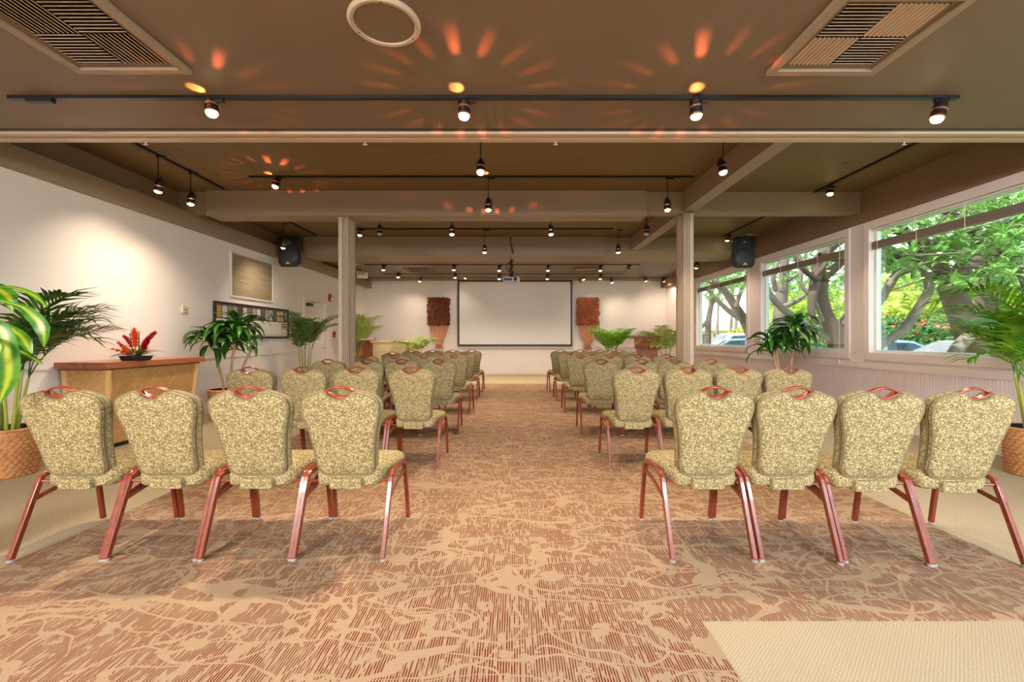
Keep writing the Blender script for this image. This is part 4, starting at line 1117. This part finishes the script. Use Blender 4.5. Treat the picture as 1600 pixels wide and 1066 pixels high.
pr = palm('bright green palm in a wicker basket at the right edge, by the windows', (4.72, 4.05, 0), 40, 12, .95, 1.0, 'palmbright', .34, 6, (1.5, -.2), w=.015, stemh=.50, nl=18, azr=(-2.6, -.4))
frr = random.Random(4)
frond(frr, (-.03, .0, .95), R(172), 1.25, 1.62, -.75, 24, .30, M['palmbright'], pr, w=.015, start=.3)
frond(frr, (.0, .02, .90), R(150), .98, 1.45, -.35, 20, .30, M['palmbright'], pr, w=.015, start=.3)
frond(frr, (-.05, .0, .80), R(186), .78, .95, -.55, 16, .26, M['palmbright'], pr, w=.014, start=.35)
frond(frr, (-.02, .03, .85), R(140), .85, 1.2, -.5, 18, .28, M['palmbright'], pr, w=.015, start=.3)
frond(frr, (-.05, .0, .85), R(165), .62, 1.3, .2, 15, .26, M['palmbright'], pr, w=.014, start=.3)
palm('slender palm near the door, left of the left column', (P(477, 0, 9.4).x, 9.4, 0), 33, 10, .92, .9, 'palm', .28, 5, (1.5, .1), stemh=.62, w=.015, nl=16)
palm('palm behind the left column in the far left corner', (-4.5, 12.9, 0), 34, 13, 1.2, .9, 'palmpale', .30, 6, (1.5, 0), stemh=.6, w=.017, nl=16)
palm('low pale palm between the cream cabinet and the left wall hanging', (P(650, 0, 13.7).x, 13.7, 0), 35, 14, .85, .9, 'palmpale', .30, 5, (1.35, -.2), stemh=.30, w=.017, nl=16)
palm('full green palm between the right wall hanging and the lectern', (P(955, 0, 14.0).x, 14.0, 0), 36, 22, 1.0, .9, 'palmbright', .30, 7, (1.45, -.1), stemh=.36, w=.017, nl=16)
palm('pale palm in the far right corner behind the lectern', (P(1046, 0, 12.9).x - .1, 12.9, 0), 37, 16, 1.15, .9, 'palmpale', .30, 6, (1.45, -.4), stemh=.42, w=.017, nl=16)
# broad variegated leaves reaching in from a plant just outside the left edge
bl = T('broad_leaf_plant', 'broad bright green and yellow leaves reaching in at the left edge', 'plant', (-3.15, 2.45, 0))
basket(bl, .9)
MB().tube([(0, 0, .36), (.02, 0, .8), (0, .02, 1.25)], [.03, .026, .02], 10).build('trunk', M['cane'], bl, smooth=60)
def bigleaf(pts, ws, fold=.25, up=(0, -.6, 1), D=2.42):
    q = [P(a, b, D + (c if c else 0)) - Vector((-3.15, 2.45, 0)) for a, b, c in pts]
    q = smoothloop(q, 3, False); n = len(q); w = []
    for i in range(n):
        t = i / (n - 1) * (len(ws) - 1); k = min(int(t), len(ws) - 2); w.append(ws[k] + (ws[k + 1] - ws[k]) * (t - k))
    MB().ribbon(q, w, up=up, fold=fold).build('leaf', M['cornbright'], bl, smooth=80)
bigleaf([(-100, 520, 0), (-40, 462, 0), (0, 449, 0), (30, 452, 0), (55, 463, 0), (74, 480, 0)], [.004, .006, .010, .015, .016, .003])
bigleaf([(-110, 540, .05), (-50, 470, .05), (20, 475, .05), (50, 492, .05), (68, 515, .05), (69, 543, .05)], [.003, .004, .010, .032, .036, .003], up=(.3, -1, .3))
bigleaf([(-110, 560, -.1), (-40, 505, -.1), (0, 512, -.1), (12, 550, -.1), (14, 590, -.1), (-2, 632, -.1)], [.004, .012, .036, .05, .044, .004], up=(.5, -1, .2))
bigleaf([(-100, 600, -.15), (-50, 540, -.15), (-14, 530, -.15), (2, 545, -.15), (-6, 566, -.15)], [.003, .008, .018, .016, .003])
bigleaf([(-100, 590, 0), (-30, 545, 0), (25, 548, 0), (45, 556, 0), (66, 569, 0)], [.003, .004, .012, .015, .006])
bigleaf([(-100, 530, .1), (-20, 500, .1), (25, 520, .1), (40, 535, .1), (50, 555, .1)], [.003, .004, .025, .03, .003])
bigleaf([(-100, 500, .1), (-40, 450, .1), (-10, 450, .1), (15, 466, .1), (20, 488, .1)], [.003, .02, .04, .04, .005])

# ------------------------------------------------------------------ outside: ground, trees, hedge, cars, houses
GZ = -.25
def st_ground(name, x0, x1, y0, y1, z, m):
    o = MB().bx(x0, x1, y0, y1, z - .2, z).build(name, m); o['kind'] = 'structure'; return o
st_ground('ground', 5.30, 70, -25, 110, GZ, M['grass'])
st_ground('parking_road', 9.2, 22, -20, 60, GZ + .012, M['asphalt'])
def foliage_cluster(o, rr, c, n, size, w, flat=False):
    for i in range(n):
        a = rr.uniform(0, 6.283); e = rr.uniform(-.5, 1.0)
        d_ = Vector((math.cos(a) * math.cos(e), math.sin(a) * math.cos(e), math.sin(e)))
        l = size * rr.uniform(.7, 1.2)
        m_ = c + d_ * l * .55 + Vector((0, 0, .03 * size)); t_ = c + d_ * l + Vector((0, 0, -.25 * l * rr.random()))
        if flat: o.ribbon([c + d_ * l * .15, m_, t_], [w * .3, w, w * .1], up=(rr.uniform(-.5, .5), rr.uniform(-.5, .5), 1), flat=True)
        else: o.ribbon([c + d_ * l * .15, c.lerp(m_, .6), m_, t_], [w * .25, w * .8, w, w * .1], up=(rr.uniform(-.5, .5), rr.uniform(-.5, .5), 1), fold=.25)
def limb(pl, n=7):
    """pl: list of (px, py, depth, radius)"""
    pts = [P(a, b, D) for a, b, D, r in pl]; rs = [r for *_, r in pl]
    q = smoothloop(pts, 4, False); w = []
    for i in range(len(q)):
        t = i / 4; k = min(int(t), len(rs) - 2); w.append(rs[k] + (rs[k + 1] - rs[k]) * (t - k))
    return q, w
def tree(label, limbs, seed, canopy, nros, rs=.75, leafm_='treeleaf', barkm='bark', size=.20, lw=.032, nleaf=9, twig=True, near=()):
    rr = random.Random(seed); base = P(*limbs[0][0][:3]); base.z = GZ
    t_ = T('plumeria_tree', label, 'tree', base, group='trees outside the windows')
    fol = MB(); tw = MB(); allp = []
    for i, pl in enumerate(limbs):
        q, w = limb(pl); w = [v * rs for v in w]
        m_ = MB().tube([p - base for p in q], w, 10)
        m_.build('trunk' if i == 0 else 'branch', M[barkm], t_, smooth=80)
        allp += [(p, w_) for p, w_ in zip(q, w)]
    (x0, x1, y0, y1, z0, z1) = canopy
    for k in range(nros):
        c = Vector((rr.uniform(x0, x1), rr.uniform(y0, y1), rr.uniform(z0, z1)))
        if twig:
            p, w_ = min(allp, key=lambda a: (a[0] - c).length + rr.uniform(0, .8))
            mid = p.lerp(c, .5) + Vector((rr.uniform(-.2, .2), rr.uniform(-.2, .2), rr.uniform(-.25, .1)))
            tw.tube([p - base, mid - base, c - base], [min(w_ * .4, .02), .012, .007], 5, cap=False) if k % 3 == 0 and (p - c).length < 1.3 else None
        foliage_cluster(fol, rr, c - base, nleaf, size * rr.uniform(.8, 1.2), lw)
    for (px, py, D) in near:
        for j in range(2): foliage_cluster(fol, rr, P(px + rr.uniform(-8, 8), py + rr.uniform(-8, 8), D + rr.uniform(-.2, .3)) - base, 8, .27, .042)
    fol.build('foliage', M[leafm_], t_, kind='stuff')
    if twig: tw.build('twigs', M[barkm], t_, kind='stuff')
    return t_
# big tree outside the nearest window
tree('thick trunked plumeria tree outside the nearest window', [
    [(1545, 640, 8.6, .30), (1528, 560, 8.5, .27), (1508, 505, 8.4, .24), (1490, 460, 8.3, .22), (1478, 428, 8.2, .20)],
    [(1480, 440, 8.2, .17), (1455, 415, 8.0, .13), (1425, 402, 7.9, .11), (1385, 398, 7.8, .09), (1335, 405, 7.7, .08), (1280, 400, 7.6, .06)],
    [(1478, 435, 8.2, .14), (1465, 400, 8.1, .12), (1475, 350, 8.1, .09), (1500, 305, 8.0, .07)],
    [(1495, 440, 8.3, .15), (1520, 415, 8.3, .14), (1552, 393, 8.2, .13), (1600, 360, 8.1, .10), (1650, 320, 8.0, .08)],
    [(1462, 430, 8.2, .09), (1430, 385, 8.0, .08), (1405, 350, 7.8, .07), (1370, 330, 7.6, .05)],
    [(1455, 412, 8.0, .07), (1440, 350, 7.8, .06), (1445, 300, 7.7, .05)],
    [(1490, 430, 8.0, .09), (1520, 385, 7.7, .07), (1560, 352, 7.5, .06), (1610, 338, 7.4, .05)],
    [(1475, 420, 8.0, .08), (1440, 378, 7.6, .06), (1400, 362, 7.4, .05), (1350, 366, 7.3, .04)],
    [(1520, 385, 7.7, .06), (1510, 345, 7.5, .05), (1470, 330, 7.4, .045), (1430, 322, 7.3, .035)],
    [(1425, 402, 7.7, .06), (1405, 425, 7.6, .05), (1385, 455, 7.6, .05), (1350, 478, 7.6, .05)],
    [(1560, 385, 7.8, .07), (1590, 420, 7.8, .06), (1610, 470, 7.8, .05)]], 51, (6.8, 10.6, 4.2, 9.4, 2.1, 4.4), 360, .9)
tree('leaning rough barked tree behind the nearest window palm', [
    [(1530, 640, 10.5, .34), (1540, 520, 10.4, .32), (1550, 450, 10.3, .30), (1572, 395, 10.2, .24), (1590, 340, 10.2, .2)],
    [(1552, 450, 10.3, .18), (1530, 410, 10.3, .14), (1515, 350, 10.3, .1)],
    [(1565, 420, 10.3, .18), (1620, 395, 10.3, .14), (1690, 380, 10.3, .1)]], 52, (8.5, 12.5, 6.0, 11.0, 2.2, 4.8), 200, .8)
tree('pale curved limbs rising from below the nearest window sill', [
    [(1340, 556, 7.3, .085), (1378, 537, 7.3, .09), (1412, 515, 7.3, .09), (1436, 480, 7.3, .092), (1452, 452, 7.3, .09), (1448, 425, 7.3, .095), (1452, 395, 7.2, .085), (1440, 370, 7.2, .07)],
    [(1484, 565, 7.2, .12), (1500, 540, 7.2, .12), (1525, 518, 7.2, .115), (1560, 510, 7.2, .10), (1610, 500, 7.1, .09), (1680, 490, 7.0, .08)],
    [(1440, 400, 7.2, .05), (1400, 392, 7.1, .05), (1350, 372, 7.0, .045)],
    [(1343, 500, 7.6, .09), (1375, 470, 7.6, .085), (1400, 430, 7.6, .08), (1440, 415, 7.6, .075), (1462, 400, 7.6, .07)]], 53, (6.3, 8.4, 4.6, 7.2, 2.1, 3.4), 130, .8, barkm='barkgrey', size=.18, near=[(1470, 402, 6.9), (1455, 395, 7), (1490, 412, 7), (1480, 440, 6.8), (1500, 448, 6.9), (1380, 395, 6.8), (1395, 415, 6.8), (1370, 412, 6.9), (1420, 398, 6.9), (1430, 410, 7.0), (1445, 345, 6.9), (1400, 372, 6.8), (1375, 380, 7), (1500, 370, 6.9), (1530, 350, 6.9), (1560, 330, 7), (1520, 395, 7.1), (1550, 380, 7), (1590, 350, 6.9), (1470, 360, 6.9), (1360, 385, 7.1), (1590, 300, 6.8), (1540, 318, 7), (1500, 330, 7), (1420, 345, 7), (1410, 425, 7.2), (1366, 402, 6.9), (1475, 385, 7.1)])
# trees outside the middle window
tree('gnarled grey tree outside the middle window', [
    [(1322, 620, 10.6, .40), (1312, 560, 10.5, .36), (1305, 525, 10.4, .32), (1290, 490, 10.3, .22), (1284, 455, 10.2, .18), (1288, 430, 10.2, .20)],
    [(1288, 440, 10.2, .22), (1278, 410, 10.1, .20), (1300, 385, 10.0, .16), (1325, 370, 10, .12)],
    [(1278, 420, 10.1, .20), (1270, 460, 10.0, .15), (1268, 490, 10.0, .11), (1280, 505, 10.0, .10)],
    [(1290, 430, 10.2, .16), (1312, 412, 10.2, .15), (1335, 385, 10.2, .12), (1365, 360, 10.2, .1)],
    [(1305, 525, 10.4, .25), (1325, 500, 10.5, .22), (1345, 460, 10.6, .18), (1370, 430, 10.6, .12)],
    [(1275, 437, 9.9, .10), (1255, 420, 9.8, .09), (1243, 400, 9.8, .075), (1250, 380, 9.8, .06)],
    [(1270, 436, 9.9, .09), (1290, 412, 9.8, .08), (1296, 385, 9.8, .07)]], 54, (7.0, 12.0, 8.6, 14.5, 2.5, 4.6), 320, .62, size=.20)
tree('pinkish trunk with twisted grey limbs at the middle window left side', [
    [(1222, 640, 11.5, .30), (1218, 540, 11.4, .28), (1220, 470, 11.3, .24), (1226, 420, 11.2, .17), (1222, 370, 11.1, .12)],
    [(1188, 425, 10.6, .12), (1200, 455, 10.6, .12), (1218, 478, 10.5, .12), (1240, 495, 10.4, .12), (1265, 510, 10.4, .11), (1295, 530, 10.4, .12)],
    [(1212, 455, 10.9, .10), (1208, 430, 10.8, .09), (1215, 405, 10.8, .08), (1200, 375, 10.8, .06)],
    [(1285, 502, 10.2, .07), (1272, 470, 10.1, .07), (1252, 445, 10.1, .065), (1252, 415, 10.1, .06), (1245, 385, 10.1, .05)],
    [(1222, 480, 11.0, .12), (1245, 470, 11.0, .10), (1262, 455, 11.0, .08), (1272, 430, 11, .06)],
    [(1226, 440, 11.2, .08), (1245, 430, 11.1, .07), (1260, 415, 11.0, .05)],
    [(1185, 520, 11.8, .18), (1192, 480, 11.8, .16), (1186, 440, 11.8, .12)]], 55, (6.4, 9.5, 10.5, 15.5, 2.6, 4.6), 200, .62, barkm='barkgrey', size=.2)
# trees outside the far window
tree('big leaning limb outside the farthest window', [
    [(1185, 620, 16.5, .40), (1178, 545, 16.4, .36), (1165, 505, 16.3, .34), (1148, 478, 16.2, .30), (1132, 455, 16.1, .24), (1112, 440, 16, .2), (1080, 428, 16, .15)],
    [(1160, 500, 17, .22), (1140, 487, 17, .2), (1122, 470, 17, .16), (1105, 452, 17, .12)],
    [(1150, 480, 16, .16), (1160, 450, 16, .12), (1175, 430, 16, .1)]], 56, (6.0, 11.0, 13.5, 20.0, 3.0, 5.0), 200, .5, size=.26, lw=.04)
tree('dark slim tree seen at the left side of the farthest window', [
    [(1105, 600, 19, .16), (1106, 530, 19, .16), (1107, 500, 19, .15), (1112, 470, 19, .13), (1110, 445, 19, .1)],
    [(1107, 500, 19, .12), (1095, 512, 19, .09), (1085, 516, 19, .08)], [(1110, 480, 19, .09), (1122, 462, 19, .08), (1135, 450, 19, .06)]], 57, (7.0, 10.5, 17.5, 22.0, 2.8, 5.2), 90, .8, size=.28, lw=.045)
for i, (px, D) in enumerate(((1119, 40), (1141, 42), (1148, 38))):
    p = P(px, 0, D); b = Vector((p.x, D, GZ)); q = [Vector((0, 0, 0)), Vector((.1, 0, 3)), Vector((.5 * (1 if i < 2 else -1) * .6, 0, 6.0))]
    t_ = T('coconut_palm', 'slim distant coconut palm beyond the parked cars, ' + ['left', 'middle', 'right'][i] + ' one of three', 'tree', b, group='distant coconut palms')
    MB().tube(q, [.16, .12, .10], 8).build('trunk', M['barkgrey'], t_, smooth=80)
    for k in range(9): frond(rnd, q[-1], k * .7, 1.9, .7, -1.0, 12, .6, M['treeleaf'], t_, w=.05, start=.15, rw=.03)

def bush(name, label, c, size, n, m, seed, lsize=.22, lw=.06, cat='shrub', group=None, extra=None):
    rr = random.Random(seed); b = T(name, label, cat, (c[0], c[1], GZ), group=group)
    core = MB(); nn, mm = 18, 9; vs = []; fs = []
    hz = size[2]
    for j in range(mm + 1):
        e = j / mm * math.pi / 2
        for k in range(nn):
            a = 2 * math.pi * k / nn; w_ = rr.uniform(.84, .95)
            vs.append((math.cos(a) * math.cos(e) * size[0] * w_, math.sin(a) * math.cos(e) * size[1] * w_, hz * math.sin(e) ** .8 * w_))
    for j in range(mm):
        for k in range(nn): fs.append((j * nn + k, j * nn + (k + 1) % nn, (j + 1) * nn + (k + 1) % nn, (j + 1) * nn + k))
    core.add(vs, fs).build('dense_core', M[m], b, smooth=80)
    def shell(cnt, name, mat, zmin):
        f = MB()
        for i in range(cnt):
            a = rr.uniform(0, 6.283); e = math.asin(rr.uniform(zmin, 1)); k = rr.uniform(.85, 1.08)
            f_c = Vector((math.cos(a) * math.cos(e) * size[0] * k, math.sin(a) * math.cos(e) * size[1] * k, hz * max(0, math.sin(e)) ** .8 * k))
            foliage_cluster(f, rr, f_c, 5, lsize, lw, True)
        f.build(name, mat, b, kind='stuff')
    shell(n, 'foliage', M[m], 0)
    if extra: shell(int(n * .16), 'blossom', M[extra], .55)
    return b
hg = random.Random(5)
for i, (x, y) in enumerate(((16.0, 12.0), (16.3, 14.6), (16.6, 17.2), (17.0, 20.0), (17.2, 23.0))):
    bush('flowering_hedge', 'dark green hedge topped with orange pink blossom, %s from the nearest window' % ORD[i], (x, y, 0), (1.9, 1.9, 2.2 + .15 * (i % 2)), 420, 'hedge', 60 + i, .24, .06, 'hedge', 'flowering hedge beyond the cars', 'bougain')
for i, (x, y, s_, h_) in enumerate(((23, 21, 3.6, 4.6), (24, 27, 4.2, 5.6), (22, 34, 4, 5.4), (27, 16, 4, 5.2), (18.5, 28.5, 2.6, 3.4))):
    bush('yellow_green_tree', 'rounded yellow green tree behind the hedge, %s of five from the right' % ORD[i], (x, y, 0), (s_, s_, h_), 650, 'yellowbush' if i % 2 else 'treeleaf2', 80 + i, .5, .13, 'tree', 'rounded trees behind the hedge')
bush('flowering_shrub', 'orange flowering shrub at the right of the farthest window', (P(1158, 0, 33).x, 33, 0), (1.8, 1.8, 2.0), 260, 'yellowbush', 97, .3, .08, 'shrub', None, 'bougain')

def car(loc, rz, color, label, suv=False):
    c = T('parked_car', label, 'car', loc, rz, 'cars parked outside the windows')
    paint = simple('car_paint_' + ('white' if color[0] > .5 else 'blue'), color, .25, .1, var=.02, coat=.8)
    H = 1.72 if suv else 1.42; L = 4.6; W = .88
    if suv: prof = [(-2.25, .35), (-2.28, .95), (-2.1, 1.05), (-2.0, 1.60), (-1.85, 1.70), (.5, 1.72), (.75, 1.66), (1.25, 1.12), (2.1, 1.0), (2.28, .8), (2.3, .35)]
    else: prof = [(-2.25, .35), (-2.28, .85), (-2.1, .98), (-1.6, 1.02), (-.95, 1.38), (-.3, 1.44), (.4, 1.40), (1.15, 1.0), (2.0, .88), (2.28, .7), (2.3, .35)]
    def wf(z): return W * (1 if z < 1.0 else 1 - .20 * (z - 1.0) / (H - 1.0))
    m = MB(); n = len(prof); vs = []
    for s_ in (-1, 1):
        for (x, z) in prof: vs.append((x, s_ * wf(z), z))
    fs = [tuple(range(n - 1, -1, -1)), tuple(range(n, 2 * n))] + [(i, (i + 1) % n, n + (i + 1) % n, n + i) for i in range(n)]
    m.add(vs, fs).build('body', paint, c, bevel=.06)
    if suv: wins = [[(-1.92, 1.12), (-1.85, 1.58), (-1.15, 1.60), (-1.12, 1.12)], [(-1.02, 1.12), (-1.04, 1.60), (-.22, 1.61), (-.20, 1.12)], [(-.10, 1.12), (-.12, 1.61), (.50, 1.60), (1.05, 1.14)]]
    else: wins = [[(-1.45, 1.04), (-.95, 1.31), (-.35, 1.36), (-.33, 1.04)], [(-.23, 1.04), (-.25, 1.37), (.35, 1.34), (.98, 1.03)]]
    for s_ in (-1, 1):
        for wv in wins:
            o = [(x, s_ * (wf(z) + .012), z) for x, z in wv]; i_ = [(x, s_ * (wf(z) - .03), z) for x, z in wv]
            MB().add(o + i_, [(0, 1, 2, 3), (7, 6, 5, 4), (0, 4, 5, 1), (1, 5, 6, 2), (2, 6, 7, 3), (3, 7, 4, 0)]).build('side_window', M['carglass'], c)
    fx = [(1.22, 1.14), (.80, 1.62)] if suv else [(1.08, 1.03), (.50, 1.36)]
    bx_ = [(-2.07, 1.12), (-2.0, 1.58)] if suv else [(-1.55, 1.05), (-1.0, 1.35)]
    for (a, b), off in ((fx, .03), (bx_, -.03)):
        q = [(a[0] + off, -wf(a[1]) * .9, a[1] + .02), (a[0] + off, wf(a[1]) * .9, a[1] + .02), (b[0] + off, wf(b[1]) * .88, b[1] + .02), (b[0] + off, -wf(b[1]) * .88, b[1] + .02)]
        q2 = [(x - off * 1.6, y, z - .02) for x, y, z in q]
        MB().add(q + q2, [(0, 1, 2, 3), (7, 6, 5, 4), (0, 4, 5, 1), (1, 5, 6, 2), (2, 6, 7, 3), (3, 7, 4, 0)]).build('windscreen', M['carglass'], c)
    for x in (-1.4, 1.42):
        for s_ in (-1, 1):
            MB().lathe([(.20, -.02), (.33, -.02), (.335, .0), (.335, .17), (.33, .19), (.2, .19)], 24, (x, s_ * .80 - .085 , .335), Matrix.Rotation(R(-90), 4, 'X')).build('wheel', M['tire'], c, smooth=40)
    for s_ in (-1, 1): MB().bx(-2.31, -2.22, s_ * .68 - .14, s_ * .68 + .14, .78, .98).build('tail_light', M['red'], c, bevel=.02)
    return c
WHT = srgb(236, 238, 240); BLU = srgb(150, 190, 214)
G2 = GZ + .012
car((12.2, 24.5, G2), R(176), WHT, 'white estate car seen through the farthest window', True)
car((8.0 + 2.2, 20.8, G2 ), R(170), BLU, 'pale blue car in front of the white estate car')
car((11.4, 14.4, G2), R(150), BLU, 'pale blue car roof behind the gnarled tree, middle window')
car((11.3, 10.9, G2 + .0), R(165), WHT, 'white car nearest the big plumeria tree')
def house(label, loc, w, d_, h, rz=0):
    b = T('distant_house', label, 'building', loc, rz, 'low houses beyond the lawn')
    MB().bx(-w / 2, w / 2, -d_ / 2, d_ / 2, 0, h).build('wall', simple('house_wall', srgb(226, 206, 180), .8), b)
    MB().add([(-w / 2 - .8, -d_ / 2 - .8, h), (w / 2 + .8, -d_ / 2 - .8, h), (w / 2 + .8, d_ / 2 + .8, h), (-w / 2 - .8, d_ / 2 + .8, h), (-w / 2 + 2, 0, h + 1.6), (w / 2 - 2, 0, h + 1.6)], [(3, 2, 1, 0), (0, 1, 5, 4), (1, 2, 5), (2, 3, 4, 5), (3, 0, 4)]).build('roof', simple('house_roof', srgb(176, 140, 122), .8), b)
    n = int(w / 2)
    for k in range(n):
        x = -w / 2 + (k + .5) * w / n
        MB().bx(x - .5, x + .5, -d_ / 2 - .05, -d_ / 2 + .02, .7, 2.0).build('window', M['carglass'], b)
house('low tan roofed house far beyond the farthest window', (P(1140, 0, 62).x, 62, GZ), 12, 6, 2.4)
house('low tan roofed house seen above the flowering hedge', (38, 36, GZ + 1.4), 14, 7, 2.6, R(-40))
